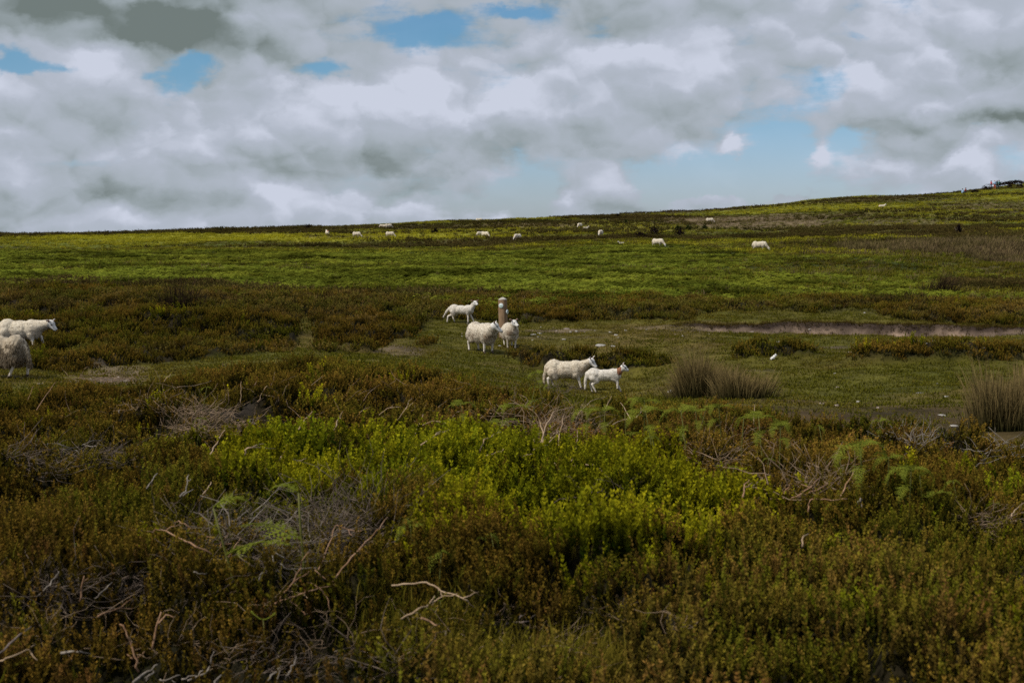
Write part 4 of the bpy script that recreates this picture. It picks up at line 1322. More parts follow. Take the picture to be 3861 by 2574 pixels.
# ------------------------------------------------------------------ waymark post
def build_post():
    x, y, z = on_ground(503.6, 33.6)
    r, h = .105, 1.02
    root = link(bpy.data.objects.new('waymark_post', None))
    root.location = (x, y, z - .12)
    root.rotation_euler = (0, math.radians(-1.2), math.radians(0))
    tag(root, 'round brown waymark post with two white discs behind the facing sheep', 'post')
    n = 28
    ang = np.linspace(0, 2 * math.pi, n, endpoint=False)
    V, Q, T = [], [], []
    lv = np.linspace(0, h, 14)
    for zz in lv:
        rr = r * (1.05 - .06 * zz) * (1 + .022 * fbm(np.cos(ang) * 1.6 + 3, np.sin(ang) * 1.6 + zz * .8, 3, 9))
        V.append(np.column_stack([np.cos(ang) * rr, np.sin(ang) * rr, np.full(n, zz)]))
    for i in range(len(lv) - 1):
        for k in range(n):
            Q.append((i * n + k, i * n + (k + 1) % n, (i + 1) * n + (k + 1) % n, (i + 1) * n + k))
    base = np.vstack(V)
    wm, B, out = new_mat('weathered brown wood')
    p = B.n('ShaderNodeBsdfPrincipled')
    p.inputs['Roughness'].default_value = .85
    p.inputs['Specular IOR Level'].default_value = .15
    co = B.n('ShaderNodeTexCoord').outputs['Object']
    g = B.noise(B.vec('MULTIPLY', co, (30, 30, 2.2)), 1.0, 5, .6)
    g2 = B.noise(co, 5.0, 3, .5)
    c = B.mix(B.smooth(g, .3, .7), (.13, .080, .045), (.31, .205, .12))
    c = B.mix(B.math('MULTIPLY', B.smooth(g2, .4, .7), .5), c, (.26, .165, .095))
    B.put(p.inputs['Base Color'], c)
    bm = B.n('ShaderNodeBump')
    bm.inputs['Strength'].default_value = .6
    bm.inputs['Distance'].default_value = .01
    B.put(bm.inputs['Height'], g)
    B.t.links.new(bm.outputs[0], p.inputs['Normal'])
    B.t.links.new(p.outputs[0], out.inputs[0])
    link(bpy.data.objects.new('shaft', mesh_from('shaft', base, np.array(Q), [wm], None, None, True)), root)
    rt = r * .99
    cap = []
    for rr, zz in ((rt * 1.0, h), (rt * .97, h + .012), (rt * .55, h + .038), (.012, h + .062)):
        cap.append(np.column_stack([np.cos(ang) * rr, np.sin(ang) * rr, np.full(n, zz)]))
    cq = [(i * n + k, i * n + (k + 1) % n, (i + 1) * n + (k + 1) % n, (i + 1) * n + k) for i in range(3) for k in range(n)]
    cv = np.vstack(cap + [np.array([[0, 0, h + .064], [0, 0, h]])])
    ct = [(4 * n, 3 * n + k, 3 * n + (k + 1) % n) for k in range(n)] + [(4 * n + 1, (k + 1) % n, k) for k in range(n)]
    cm = plain_mat('pale bleached cut wood', (.32, .285, .24), (.46, .425, .38), 16, .8, .3)
    link(bpy.data.objects.new('chamfered_top', mesh_from('chamfered_top', cv, [np.array(cq), np.array(ct)], [cm])), root)
    dm = plain_mat('white disc plastic', (.66, .70, .72), (.60, .64, .66), 9, .45, spec=.4)
    gm = plain_mat('green print', (.03, .22, .05), (.04, .26, .07), 9, .5)
    sm = plain_mat('galvanised nail head', (.25, .25, .25), (.3, .3, .3), 9, .4)
    for az, zz, rad in ((-112, h - .135, .057), (-22, h - .285, .057)):
        a = math.radians(az)
        nrm = np.array([math.cos(a), math.sin(a), 0])
        u = np.array([-nrm[1], nrm[0], 0])
        w = np.array([0, 0, 1.0])
        c0 = nrm * (r * 1.0 + .012) + w * zz
        m = 24
        t = np.linspace(0, 2 * math.pi, m, endpoint=False)
        def ring(rd, off): return c0 + rd * (np.cos(t)[:, None] * u + np.sin(t)[:, None] * w) + nrm * off
        V = np.vstack([ring(rad, -.014), ring(rad, .0), ring(rad * .94, .004), (c0 + nrm * .004)[None]])
        Q = [(i * m + k, i * m + (k + 1) % m, (i + 1) * m + (k + 1) % m, (i + 1) * m + k) for i in range(2) for k in range(m)]
        T = [(3 * m, 2 * m + k, 2 * m + (k + 1) % m) for k in range(m)]
        d = link(bpy.data.objects.new('disc', mesh_from('disc', V, [np.array(Q), np.array(T)], [dm])), root)
        # thin green ring and an arrow in the middle
        A = np.vstack([ring(rad * .80, .006), ring(rad * .74, .006)])
        link(bpy.data.objects.new('printed_ring', mesh_from('printed_ring', A, np.array([(k, (k + 1) % m, m + (k + 1) % m, m + k) for k in range(m)]), [gm])), d)
        tilt = math.radians(40 if az < -90 else 90)
        ax, ay = math.cos(tilt) * u + math.sin(tilt) * w, -math.sin(tilt) * u + math.cos(tilt) * w
        pts = [(-.26, -.12), (.02, -.12), (.02, -.30), (.36, 0), (.02, .30), (.02, .12), (-.26, .12)]
        av = np.array([c0 + nrm * .0065 + ax * (p_ * rad) + ay * (q_ * rad) for p_, q_ in pts])
        link(bpy.data.objects.new('arrow', mesh_from('arrow', av, [np.array([(0, 1, 5, 6)]), np.array([(2, 3, 4)])], [gm])), d)
        for sg in (-1, 1):
            nv, nq, ntt = sphere_vf(c0 + u * sg * rad * .62 + nrm * .005, (.005, .005, .005), None, 6)
            link(bpy.data.objects.new('nail', mesh_from('nail', nv, [nq, ntt], [sm])), d)
build_post()

# ------------------------------------------------------------------ rushes
M_RUSH = foliage_mat('rush stem', (.026, .032, .009), (.360, .255, .105), None, None, .2, (.7, 1.2))
def rush_clump(px, row, w, h, n, label, seed, lean=0.0, dmin=12, dark=False):
    r = np.random.default_rng(seed)
    x, y, z = hit(px, row, 0, dmin)
    G = Geo()
    for k in range(n):
        u = r.normal(0, .42)
        bx, by = u * w, r.normal(0, .3) * w * .7
        q = max(.25, 1 - .42 * u * u) * (1 + .22 * math.sin(u * 5 + seed))
        L = h * q * (r.uniform(.45, .95) if r.uniform() < .8 else r.uniform(.9, 1.2))
        d = np.array([u * (.48 if px < 980 else .20) + r.normal(0, .15 if px < 980 else .09) + lean, by / w * .3 + r.normal(0, .17), 1.0])
        d /= np.linalg.norm(d)
        sag = np.array([d[0], d[1], -.15]) * r.uniform(.05, .5) * L
        p0 = np.array([bx, by, float(ground(x + bx, y + by)) - z - .02])
        p1, p2 = p0 + d * L * .55 + sag * .15, p0 + d * L + sag
        sd = np.cross(d, r.normal(0, 1, 3))
        sd /= np.linalg.norm(sd)
        wd = .0055
        G.add([p0 - sd * wd, p0 + sd * wd, p1 + sd * wd * .8, p1 - sd * wd * .8, p2], [(0, 1, 2, 3)], [(3, 2, 4)], [0, 0, .55, .55, 1.0])
    o = link(bpy.data.objects.new('rush_clump', G.mesh('rush_clump', [M_RUSHD if dark else M_RUSH])))
    o.location = (x, y, z)
    tag(o, label, 'rush clump', 'rush clumps')
    return o
M_RUSHD = foliage_mat('dark rush stem', (.016, .012, .008), (.070, .044, .026), None, None, .2, (.7, 1.2))
rush_clump(704, 396, .58, .76, 1900, 'tall tan rush clump standing on the grass right of the two walking sheep', 3, .03)
rush_clump(743, 398, .50, .58, 1100, 'lower tan rush clump joined to the right side of the tall one', 4, .02)
rush_clump(1008, 431, .46, .88, 1500, 'tall tan rush clump at the right edge of the picture', 5, -.02)
rush_clump(1030, 424, .55, .78, 900, 'shorter rush clump cut off by the right edge', 6)
rush_clump(940, 292, .8, .75, 420, 'small dark rush clump alone in the green field on the right', 7, .25, 40, True)
rush_clump(178, 306, .9, .75, 420, 'thin brown rush clump at the far edge of the left heather bank', 8, 0, 28, True)

# ------------------------------------------------------------------ dark bushes on the hill
M_BUSH = foliage_mat('dark gorse', (.007, .005, .005), (.026, .016, .014), None, None, .1, (.7, 1.2))
M_GORSE = foliage_mat('green gorse', (.014, .018, .006), (.045, .060, .014), None, None, .1, (.7, 1.2))
M_TWIG = plain_mat('bare twig bark', (.10, .075, .06), (.20, .16, .13), 30, .9)
def bush(px, row, w, h, label, mat, seed):
    r = np.random.default_rng(seed)
    x, y, z = hit(px, row, 0, 60)
    root = link(bpy.data.objects.new('bush', None))
    root.location = (x, y, z - .05)
    tag(root, label, 'bush', 'bushes on the hill')
    G = Geo()
    for k in range(int(420 * (1 + .35 * w))):
        a, e, q = r.uniform(0, 6.28), r.uniform(-.1, 1.5), r.uniform(.35, 1) ** .6
        rr = q * (1 + .3 * math.sin(a * 3 + seed) + .2 * math.sin(a * 5 + e * 4))
        p = np.array([math.cos(a) * math.cos(e) * w / 2 * rr, math.sin(a) * math.cos(e) * w / 2 * rr, .05 + math.sin(e) * h * rr * .9])
        d = p / (np.linalg.norm(p) + 1e-6) * .6 + r.normal(0, .5, 3)
        d /= np.linalg.norm(d)
        sd = np.cross(d, r.normal(0, 1, 3))
        sd /= np.linalg.norm(sd) + 1e-6
        G.leaf(p, d, sd, .13 * (1 + .12 * w), .075 * (1 + .12 * w), q * .5, q)
    link(bpy.data.objects.new('foliage', G.mesh('foliage', [mat])), root)
    T = Geo()
    for k in range(5):
        d = r.normal(0, .3, 3)
        d[2] = h * .8
        T.tube([(0, 0, 0), d * .5 + r.normal(0, .05, 3), d], [.02, .014, .006], 5)
    link(bpy.data.objects.new('stems', T.mesh('stems', [M_TWIG])), root)
for k, b in enumerate((
        (655, 236.0, 5.2, 2.0, 'largest dark bush on the slope, above a grazing sheep', M_BUSH),
        (641, 237.2, 4.0, .8, 'low dark bush trailing left from the largest dark bush', M_BUSH),
        (680, 236.4, 3.4, 1.5, 'dark leaning bush right of the largest dark bush', M_BUSH),
        (435, 233.0, 2.6, 1.0, 'small dark bush on the sunlit strip between two groups of sheep', M_BUSH),
        (958.6, 233.8, 1.5, 1.5, 'single black upright bush on the right of the hill', M_BUSH),
        (617.8, 217.0, 2.4, .8, 'small dark bush just under the skyline', M_BUSH),
        (678, 230.6, 2.4, 1.1, 'leftmost of three green gorse bushes on the slope', M_GORSE),
        (688.2, 229.8, 1.8, .9, 'middle one of three green gorse bushes on the slope', M_GORSE),
        (704.6, 229.2, 1.9, .9, 'rightmost of three green gorse bushes, below a grazing sheep', M_GORSE),
        (626, 223.6, 1.2, .9, 'small round green gorse bush left of the pinkish grass', M_GORSE),
        (308, 228.4, 3.6, .8, 'low dark bush on the skyline above the sunlit strip', M_BUSH),
        (221, 230.3, 1.6, .8, 'tiny bush on the skyline far to the left', M_GORSE),
        (1010, 188.0, 4, 1.0, 'dark heather bush right of the walkers', M_BUSH),
        (975, 192.5, 5, .9, 'dark heather bush between the two groups of walkers', M_BUSH),
        (986, 189.8, 5, 1.2, 'dark heather bush left of the standing walkers', M_BUSH),
        (1020, 187.0, 4, 1.0, 'dark heather bush at the right edge under the skyline', M_BUSH),
        (1004, 184.6, 16, .9, 'low dark heather thicket on the skyline just right of the walkers', M_BUSH),
        (1016, 183.0, 16, 1.0, 'highest dark heather thicket on the skyline at the right edge', M_BUSH))):
    b = list(b)
    b[2], b[3] = b[2] * .36, b[3] * .60
    bush(*b, seed=40 + k)

# ------------------------------------------------------------------ stones and droppings on the track
M_STONE = plain_mat('pale quartz stone', (.22, .20, .175), (.40, .37, .33), 12, .85, .4)
M_STONE2 = plain_mat('pinkish field stone', (.22, .17, .145), (.36, .29, .25), 12, .9, .4)
M_DUNG = plain_mat('dark droppings', (.014, .010, .008), (.03, .02, .015), 12, .9, .4)
M_TUFT = plain_mat('loose white wool', (.62, .60, .56), (.74, .72, .69), 18, .95, .6)
def stone_mesh(seed, flat):
    bm = bmesh.new()
    bmesh.ops.create_icosphere(bm, subdivisions=2, radius=.5)
    r = np.random.default_rng(seed)
    dirs = r.normal(0, 1, (7, 3))
    dirs /= np.linalg.norm(dirs, axis=1)[:, None]
    cut = r.uniform(.30, .45, 7)
    for v in bm.verts:
        p = np.array(v.co)
        for d, c in zip(dirs, cut):
            e = p @ d - c
            if e > 0: p = p - d * e * .85
        v.co = p * np.array([1, .8, flat])
    me = bpy.data.meshes.new('stone')
    bm.to_mesh(me)
    bm.free()
    return me
def z1(x, y): return ((1600 + x * .3827) / 3.7705, (1050 + y * .3827) / 3.7705)
def z6(x, y): return ((2400 + x * .6212) / 3.7705, (1150 + y * .6212) / 3.7705)
STONES = [(*z1(1740, 660), .34, .28, 1, 'large flat white stone between the two heather mounds'), (*z1(1860, 667), .15, .4, 1, 'small white stone right of the large flat one'),
          (*z1(1075, 553), .16, .45, 1, 'white stone at left in the cluster right of the facing sheep'), (*z1(1120, 574), .08, .8, 1, 'small round white stone in front of the stone cluster'),
          (*z1(1140, 540), .16, .35, 1, 'flat pale stone at the back of the cluster right of the facing sheep'), (*z1(1375, 600), .13, .5, 1, 'white stone lying alone in front of the track'),
          (*z1(1400, 496), .22, .3, 2, 'broad pinkish stone on the worn track'), (*z1(1890, 558), .16, .45, 1, 'pale stone on the track above the right heather mound'),
          (*z1(1985, 511), .10, .6, 1, 'small bright stone at the back of the track'), (*z6(700, 163), .16, .5, 2, 'pinkish stone at the foot of the earth bank'),
          (*z6(860, 226), .13, .7, 1, 'pointed white stone on the grass below the earth bank'), (*z6(207, 527), .14, .8, 1, 'round white stone at the left foot of the tall rush clump'),
          (*z6(1705, 224), .24, .5, 1, 'large white stone on the gravelly line at right'), (*z6(1810, 220), .18, .4, 2, 'flat pinkish stone on the gravelly line at right'),
          (*z6(2242, 254), .16, .8, 1, 'upright pale stone near the right edge on the gravelly line'), (*z6(2100, 260), .16, .3, 1, 'flat pale stone left of the upright one near the right edge'),
          (*z6(1120, 599), .12, .5, 2, 'left one of two small stones in the dark mud'), (*z6(1215, 610), .11, .5, 2, 'right one of two small stones in the dark mud'),
          (*z6(1855, 670), .13, .4, 1, 'pale stone at the edge of the mud left of the right rush clump'), (*z6(1925, 737), .15, .4, 1, 'pale stone lowest in the mud near the right rush clump'),
          (*z6(1720, 532), .12, .3, 1, 'flat pale stone on the grass left of the right rush clump'), (*z6(1830, 477), .12, .35, 1, 'whitish stone highest on the grass by the right rush clump')]
SMALL = [z1(x, y) for x, y in ((1300, 517), (1440, 527), (1910, 582), (2285, 502), (2190, 502), (745, 664), (370, 542), (370, 567), (425, 442), (1270, 482), (1150, 477), (1065, 607), (690, 557), (1830, 530), (1500, 520), (1580, 528), (1680, 512))] + \
        [z6(x, y) for x, y in ((120, 149), (235, 177), (280, 187), (440, 177), (1004, 96), (1385, 47), (1295, 288), (1220, 499), (1345, 587), (1880, 557), (2055, 764), (1460, 437), (1205, 414), (1465, 624), (1050, 147), (1740, 152), (1900, 167), (1760, 232), (1900, 240), (1960, 245), (2020, 250), (2300, 262))] + \
        [(x, y) for x, y in ((40, 384), (78, 383), (92, 379), (118, 377), (126, 381))]
stone_bank = [stone_mesh(300 + k, .7) for k in range(6)]
def put_stone(px, row, size, flat, mat, k, name='stone'):
    x, y, z = hit(px, row, 0, 12)
    me = stone_bank[k % 6]
    o = link(bpy.data.objects.new(name, me))
    if not me.materials: me.materials.append(M_STONE)
    o.material_slots[0].link = 'OBJECT'
    o.material_slots[0].material = mat
    o.location = (x, y, z + size * flat * .12)
    o.scale = (size, size, size * flat)
    o.rotation_euler = (RNG.normal(0, .1), RNG.normal(0, .1), RNG.uniform(0, 6.28))
    return o
for k, (px, row, sz, fl, mt, lab) in enumerate(STONES):
    tag(put_stone(px, row, sz, fl, M_STONE if mt == 1 else M_STONE2, k), lab, 'stone', 'stones on the track')
for k, (px, row) in enumerate(SMALL):
    tag(put_stone(px, row, RNG.uniform(.05, .10), RNG.uniform(.4, .8), M_STONE if k % 3 else M_STONE2, k), ('pebble among those strewn round the facing sheep and the heather mounds' if k < 17 else 'pebble among those strewn right of the mounds, below and along the earth bank' if k < 39 else 'pebble lying in the left hollow in front of the shaggy sheep'), 'stone',
        'pebbles round the facing sheep' if k < 17 else 'pebbles below the earth bank' if k < 39 else 'pebbles in the left hollow')
for k, (px, row) in enumerate((z6(1350, 297), z6(1322, 306), z6(545, 196), z6(1625, 176))):
    tag(put_stone(px, row, .10, .5, M_DUNG, k, 'dropping'), 'blackish sheep dropping on the turf below the earth bank', 'dropping', 'droppings on the turf')

def wool_tuft():
    x, y, z = hit(*z6(825, 330), 0, 12)
    G = Geo()
    r = np.random.default_rng(5)
    for c, rad in (((0, 0, .05), .055), ((.06, 0, .10), .05), ((.10, .01, .15), .035), ((-.04, 0, .02), .04)):
        V, Q, T = sphere_vf(c, (rad,) * 3, None, 10)
        V = V + r.normal(0, .009, V.shape)
        G.add(V, Q, T)
        for q in range(40):
            d = r.normal(0, 1, 3)
            d /= np.linalg.norm(d)
            sd = np.cross(d, r.normal(0, 1, 3))
            G.leaf(np.array(c) + d * rad * .8, d, sd / np.linalg.norm(sd), .035, .006)
    o = link(bpy.data.objects.new('wool_tuft', G.mesh('wool_tuft', [M_TUFT])))
    o.location = (x, y, z)
    o.scale = (.62,) * 3
    tag(o, 'loose white tuft of wool lying on the grass above the rush clump', 'wool tuft')
wool_tuft()

# ------------------------------------------------------------------ dead sticks and bracken stalks
M_STALK = plain_mat('dead bracken stalk', (.20, .105, .055), (.34, .205, .12), 25, .8, .2)
M_TAN = plain_mat('tan dry stalk', (.27, .18, .105), (.42, .30, .19), 25, .8, .2)
M_GREY = plain_mat('bleached grey stick', (.12, .098, .078), (.27, .23, .19), 22, .85, .3)
M_DARKB = plain_mat('dark heather root', (.07, .055, .05), (.16, .125, .11), 22, .9, .3)
def za(x, y): return ((500 + x * .4252) / 3.7705, (1850 + y * .4252) / 3.7705)
def zb(x, y): return ((1200 + x * .5527) / 3.7705, (1950 + y * .5527) / 3.7705)
def zc(x, y): return ((x * .5527) / 3.7705, (1950 + y * .5527) / 3.7705)
def zd(x, y): return ((x * .5527) / 3.7705, (1400 + y * .5527) / 3.7705)
def ze(x, y): return ((2500 + x * .5787) / 3.7705, (1500 + y * .5787) / 3.7705)
def zf(x, y): return ((1200 + x * .5527) / 3.7705, (1400 + y * .5527) / 3.7705)

def branch_points(base, line, k, lift):
    pts = []
    for (px, row) in line:
        hx, hy, hz = hit(px, row, lift)
        pts.append(at_dist(px, row, base + k * (hy - base)))
    return np.array(pts)
def densify(P, r, jit):
    Q = [P[0]]
    for a, b in zip(P[:-1], P[1:]):
        n = 3
        for i in range(1, n + 1):
            Q.append(a + (b - a) * i / n + (r.normal(0, jit, 3) if i < n else 0))
    return np.array(Q)
def stick(conv, lines, rad, mat, label, k=.85, lift=.19, name='dead_stalk', cat='stalk', group='dead stalks on the heath'):
    """lines[0] is the main stem, the rest are side branches"""
    r = np.random.default_rng(abs(hash(label)) % 1000 if False else len(label) * 7 + int(lines[0][0][0]))
    L = [[conv(*p) for p in l] for l in lines]
    rad = rad * .34
    low = max(L[0], key=lambda p: p[1])
    base = hit(low[0], low[1], lift)[1]
    G = Geo()
    org = None
    for i, l in enumerate(L):
        P = branch_points(base, l, k, lift)
        if org is None: org = P[0].copy()
        P = densify(P, r, rad * .9)
        f = np.linspace(0, 1, len(P))
        rr = rad * (1 if i == 0 else .7) * (1.05 - .55 * f) * (1 + .15 * r.normal(0, 1, len(P)).clip(-1, 1))
        G.tube(P - org, rr, 5)
    o = link(bpy.data.objects.new(name, G.mesh(name, [mat], True)))
    o.location = org
    tag(o, label, cat, group)
    return o

stick(za, [[(700, 555), (560, 490), (430, 420), (295, 350), (200, 335), (130, 355)], [(295, 350), (430, 275)]], .011, M_STALK, 'long reddish stalk arching over the left side of the twig heap, forked at its tip')
stick(za, [[(1000, 490), (900, 475), (780, 455), (620, 375), (500, 320), (410, 260)], [(780, 455), (855, 350)], [(780, 455), (780, 500)], [(410, 260), (370, 285)]], .011, M_STALK, 'reddish stalk with a small upright fork crossing the top of the twig heap')
stick(za, [[(815, 640), (900, 500), (960, 410)]], .009, M_STALK, 'short straight reddish stalk leaning right in the middle of the twig heap', .3)
stick(za, [[(1760, 820), (1860, 680), (1990, 540), (2100, 420), (2190, 330), (2260, 230)]], .012, M_STALK, 'long straight stalk rising right from the lower edge of the twig heap', .6)
stick(za, [[(1650, 690), (1740, 470), (1800, 300)]], .009, M_STALK, 'steep dark red stalk at the right of the twig heap', .4)
stick(za, [[(1810, 300), (1910, 340), (2030, 350)], [(1910, 340), (1945, 390)]], .010, M_STALK, 'short bright stalk lying level at the top right of the twig heap')
stick(za, [[(1260, 995), (1400, 940), (1520, 900), (1650, 855), (1800, 820)], [(1650, 855), (1550, 805)]], .012, M_STALK, 'thick reddish stalk lying level below the twig heap')
stick(za, [[(1300, 960), (1430, 800), (1500, 620), (1565, 540)], [(1430, 800), (1570, 705)]], .010, M_STALK, 'forked stalk leaning right over the lower edge of the twig heap', .5)
stick(za, [[(1650, 855), (1720, 930), (1750, 1050)]], .008, M_STALK, 'curved stalk bending down from the thick level one')
stick(za, [[(1380, 960), (1480, 1040), (1530, 1100)]], .008, M_STALK, 'thin stalk slanting down right under the thick level one')
stick(za, [[(1520, 910), (1600, 970)], [(1520, 910), (1410, 885)]], .007, M_TAN, 'tiny forked tan stalk below the middle of the thick level one')
stick(za, [[(1615, 695), (1725, 790)]], .008, M_STALK, 'short brown stalk slanting down right in the twig heap')
stick(za, [[(1240, 570), (1265, 670), (1360, 780)]], .008, M_GREY, 'bent pale grey twig in the centre of the twig heap')
stick(za, [[(1310, 640), (1360, 685), (1480, 690), (1640, 675)]], .007, M_GREY, 'level pale grey twig in the lower centre of the twig heap')
stick(za, [[(540, 715), (590, 730), (660, 725)]], .008, M_GREY, 'little curved white twig at the lower left of the twig heap')
stick(za, [[(1120, 790), (1130, 745), (1155, 715)]], .008, M_GREY, 'short upright whitish twig below the centre of the twig heap', .4)
stick(zb, [[(565, 690), (680, 620), (760, 580), (860, 530), (950, 515)], [(760, 580), (795, 530)]], .012, M_TAN, 'pale tan stalk rising right, lower of the crossed pair in the centre foreground')
stick(zb, [[(500, 460), (620, 450), (740, 440), (820, 480), (900, 515), (990, 550), (1065, 610)], [(820, 490), (850, 530)], [(990, 545), (1100, 505)]], .012, M_TAN, 'pale tan stalk arching over, upper of the crossed pair in the centre foreground')
stick(zb, [[(700, 685), (760, 705), (810, 730)]], .014, M_STALK, 'short thick broken stalk under the crossed pair')
stick(zb, [[(1225, 790), (1270, 740), (1330, 710), (1450, 705), (1500, 640)], [(1370, 700), (1420, 640), (1390, 590)], [(1420, 640), (1500, 590)]], .017, M_DARKB, 'dark twisted heather root with forked end lying on the foreground grass', .85, .08, 'dead_root', 'root')
stick(zc, [[(945, 1050), (915, 940), (885, 830), (860, 770), (815, 725)], [(930, 985), (985, 910)], [(910, 960), (865, 930)]], .015, M_STALK, 'thick reddish broken stalk with two side stubs standing in the lower left corner', .15)
stick(zc, [[(1040, 890), (1060, 780), (1100, 640)], [(1080, 720), (1130, 660), (1190, 680)]], .015, M_STALK, 'thick reddish stalk standing upright right of the double stubbed one', .15)
stick(zc, [[(0, 920), (100, 830), (215, 740)]], .012, M_DARKB, 'brown stick leaning right at the left edge of the foreground', .5)
stick(zc, [[(0, 975), (80, 945), (235, 865)], [(190, 890), (255, 970)]], .011, M_TAN, 'tan stick with a drooping twig at the left edge of the foreground', .6)
stick(zc, [[(250, 540), (320, 470), (375, 410), (400, 365)]], .012, M_GREY, 'whitish stick pointing up right on the left of the foreground', .4)
stick(zc, [[(545, 570), (555, 470), (575, 395)], [(555, 470), (605, 410)]], .011, M_STALK, 'short forked orange stalk standing on the left of the foreground', .2)
stick(zc, [[(645, 550), (700, 500), (765, 440)]], .010, M_GREY, 'thin grey stick leaning right beside the short forked orange stalk', .5)
stick(zc, [[(670, 670), (800, 620), (900, 550)], [(800, 620), (920, 615)]], .010, M_STALK, 'reddish stick forked to the right, low on the left foreground', .7)
stick(zc, [[(405, 925), (540, 910), (630, 930)]], .015, M_GREY, 'thick pale stick lying level near the bottom left', .85)
stick(zc, [[(910, 1120), (1000, 1050), (1075, 1000)]], .014, M_GREY, 'thick whitish stick at the bottom edge left of the pale bunch', .5)
stick(zc, [[(1000, 1110), (1020, 1070), (1045, 1040)]], .011, M_GREY, 'short whitish stub at the bottom edge', .4)
stick(zc, [[(1280, 1110), (1400, 1060), (1440, 980), (1460, 910)]], .012, M_GREY, 'curved whitish stick sweeping up at the bottom edge', .4)
stick(zc, [[(1090, 1100), (1150, 1100), (1230, 1070)], [(1150, 1100), (1200, 1120)]], .011, M_GREY, 'low grey stick at the bottom edge under the sweeping one', .6)
stick(zc, [[(1240, 1100), (1320, 1075), (1385, 1040)]], .012, M_GREY, 'straight pale stick beside the sweeping one at the bottom edge', .5)
stick(zc, [[(1465, 1129), (1510, 1070)]], .012, M_GREY, 'stubby white stick right of the sweeping one at the bottom edge', .4)
stick(zc, [[(1830, 1110), (1870, 1060), (1915, 1020)], [(1890, 1129), (1910, 1040)]], .012, M_GREY, 'pair of joined white sticks leaning right at the bottom edge', .4)
stick(zc, [[(1950, 1105), (1975, 1050), (2010, 1000), (2020, 940)]], .010, M_GREY, 'wavy grey stick right of the joined white pair', .4)
stick(zd, [[(205, 540), (250, 500), (330, 490), (420, 500), (500, 520), (560, 505), (660, 505)], [(430, 530), (510, 535), (540, 565)], [(560, 500), (600, 480), (700, 460)]], .017, M_GREY, 'long wavy grey branch lying on the heather at far left', .85, .16, 'dead_branch', 'branch')
stick(zd, [[(1230, 850), (1270, 790), (1290, 700)], [(1250, 845), (1320, 800)], [(1285, 745), (1300, 730)]], .015, M_GREY, 'forked whitish stick left of the bright bilberry patch', .4)
stick(zd, [[(1000, 795), (1040, 740), (1075, 690)]], .012, M_GREY, 'slim grey stick leaning right, left of the forked whitish one', .4)
stick(zd, [[(1385, 835), (1420, 790), (1440, 750)]], .012, M_TAN, 'short tan stick right of the forked whitish one', .4)
stick(zd, [[(1430, 570), (1480, 490), (1540, 390)]], .015, M_TAN, 'straight tan stalk leaning right beside the pale twig tangle', .4)
stick(zd, [[(1670, 570), (1690, 520), (1720, 515), (1800, 490)], [(1720, 515), (1880, 525)]], .014, M_TAN, 'tan stalk forked into two level twigs above the bilberry patch', .6)
stick(zd, [[(1900, 605), (1930, 560), (1955, 500)], [(1930, 560), (1950, 545)]], .016, M_TAN, 'stout tan stalk at the left edge of the bilberry patch', .3)
stick(zd, [[(1990, 640), (2040, 605), (2090, 590)]], .013, M_TAN, 'small tan stalk lying on the bilberry patch', .6)
stick(zd, [[(2040, 390), (2080, 320), (2130, 270)], [(2080, 340), (2095, 345)]], .016, M_TAN, 'tan stalk leaning right above the left part of the bilberry patch', .3)
stick(zd, [[(2280, 395), (2310, 320), (2340, 270)]], .016, M_TAN, 'slanted tan stalk above the middle of the bilberry patch', .3)
stick(zd, [[(1700, 355), (1705, 325)], [(1715, 355), (1730, 320)], [(1730, 355), (1755, 345)]], .014, M_GREY, 'small cluster of three white stubs on the heath', .4)
stick(zd, [[(815, 285), (818, 260)]], .016, M_GREY, 'single white stub standing on the heath at left', .3)
stick(zd, [[(1110, 90), (1130, 50), (1165, 15)]], .015, M_TAN, 'tan stalk leaning right on the crest of the heath at left', .3)
stick(zd, [[(1210, 105), (1330, 95), (1440, 62)]], .013, M_TAN, 'level tan stalk lying on the crest of the heath at left', .8)
stick(zd, [[(1755, 205), (1790, 140), (1825, 95)], [(1790, 155), (1885, 180)]], .016, M_TAN, 'forked tan stalk on the crest of the heath left of centre', .4)
stick(zd, [[(1640, 215), (1642, 140), (1645, 65)]], .011, M_TAN, 'thin upright stalk on the crest of the heath left of centre', .1)
stick(zd, [[(190, 195), (210, 145), (228, 98)]], .013, M_STALK, 'short brown stalk standing on the grass strip at far left', .1)
stick(zd, [[(250, 260), (310, 165), (382, 68)]], .012, M_STALK, 'long thin brown stalk leaning right at far left', .2)
stick(zf, [[(1530, 480), (1530, 400), (1510, 330)]], .014, M_TAN, 'upright tan stalk at left in the dead bracken tangle', .2)
stick(zf, [[(1520, 480), (1560, 350), (1610, 270), (1730, 240)]], .015, M_TAN, 'tall tan stalk bent over to the right in the dead bracken tangle', .3)
stick(zf, [[(1640, 500), (1650, 400), (1670, 300)]], .014, M_TAN, 'nearly upright tan stalk in the middle of the dead bracken tangle', .2)
stick(zf, [[(1580, 460), (1610, 415), (1640, 380)]], .014, M_TAN, 'short tan stalk in the middle of the dead bracken tangle', .4)
stick(zf, [[(1470, 530), (1560, 500), (1640, 400)]], .013, M_TAN, 'low tan stalk rising from the foot of the dead bracken tangle', .6)
stick(zf, [[(1760, 525), (1768, 425), (1770, 400)]], .011, M_TAN, 'slim upright stalk right of the dead bracken tangle', .2)
stick(zf, [[(700, 500), (800, 430), (910, 380)], [(800, 430), (840, 400)]], .015, M_TAN, 'tan stalk lying diagonally on the heath above the bilberry patch', .7)
stick(zf, [[(640, 460), (680, 370), (715, 290)], [(680, 370), (780, 335), (870, 350)]], .013, M_TAN, 'steep tan stalk with a level side twig above the bilberry patch', .4)
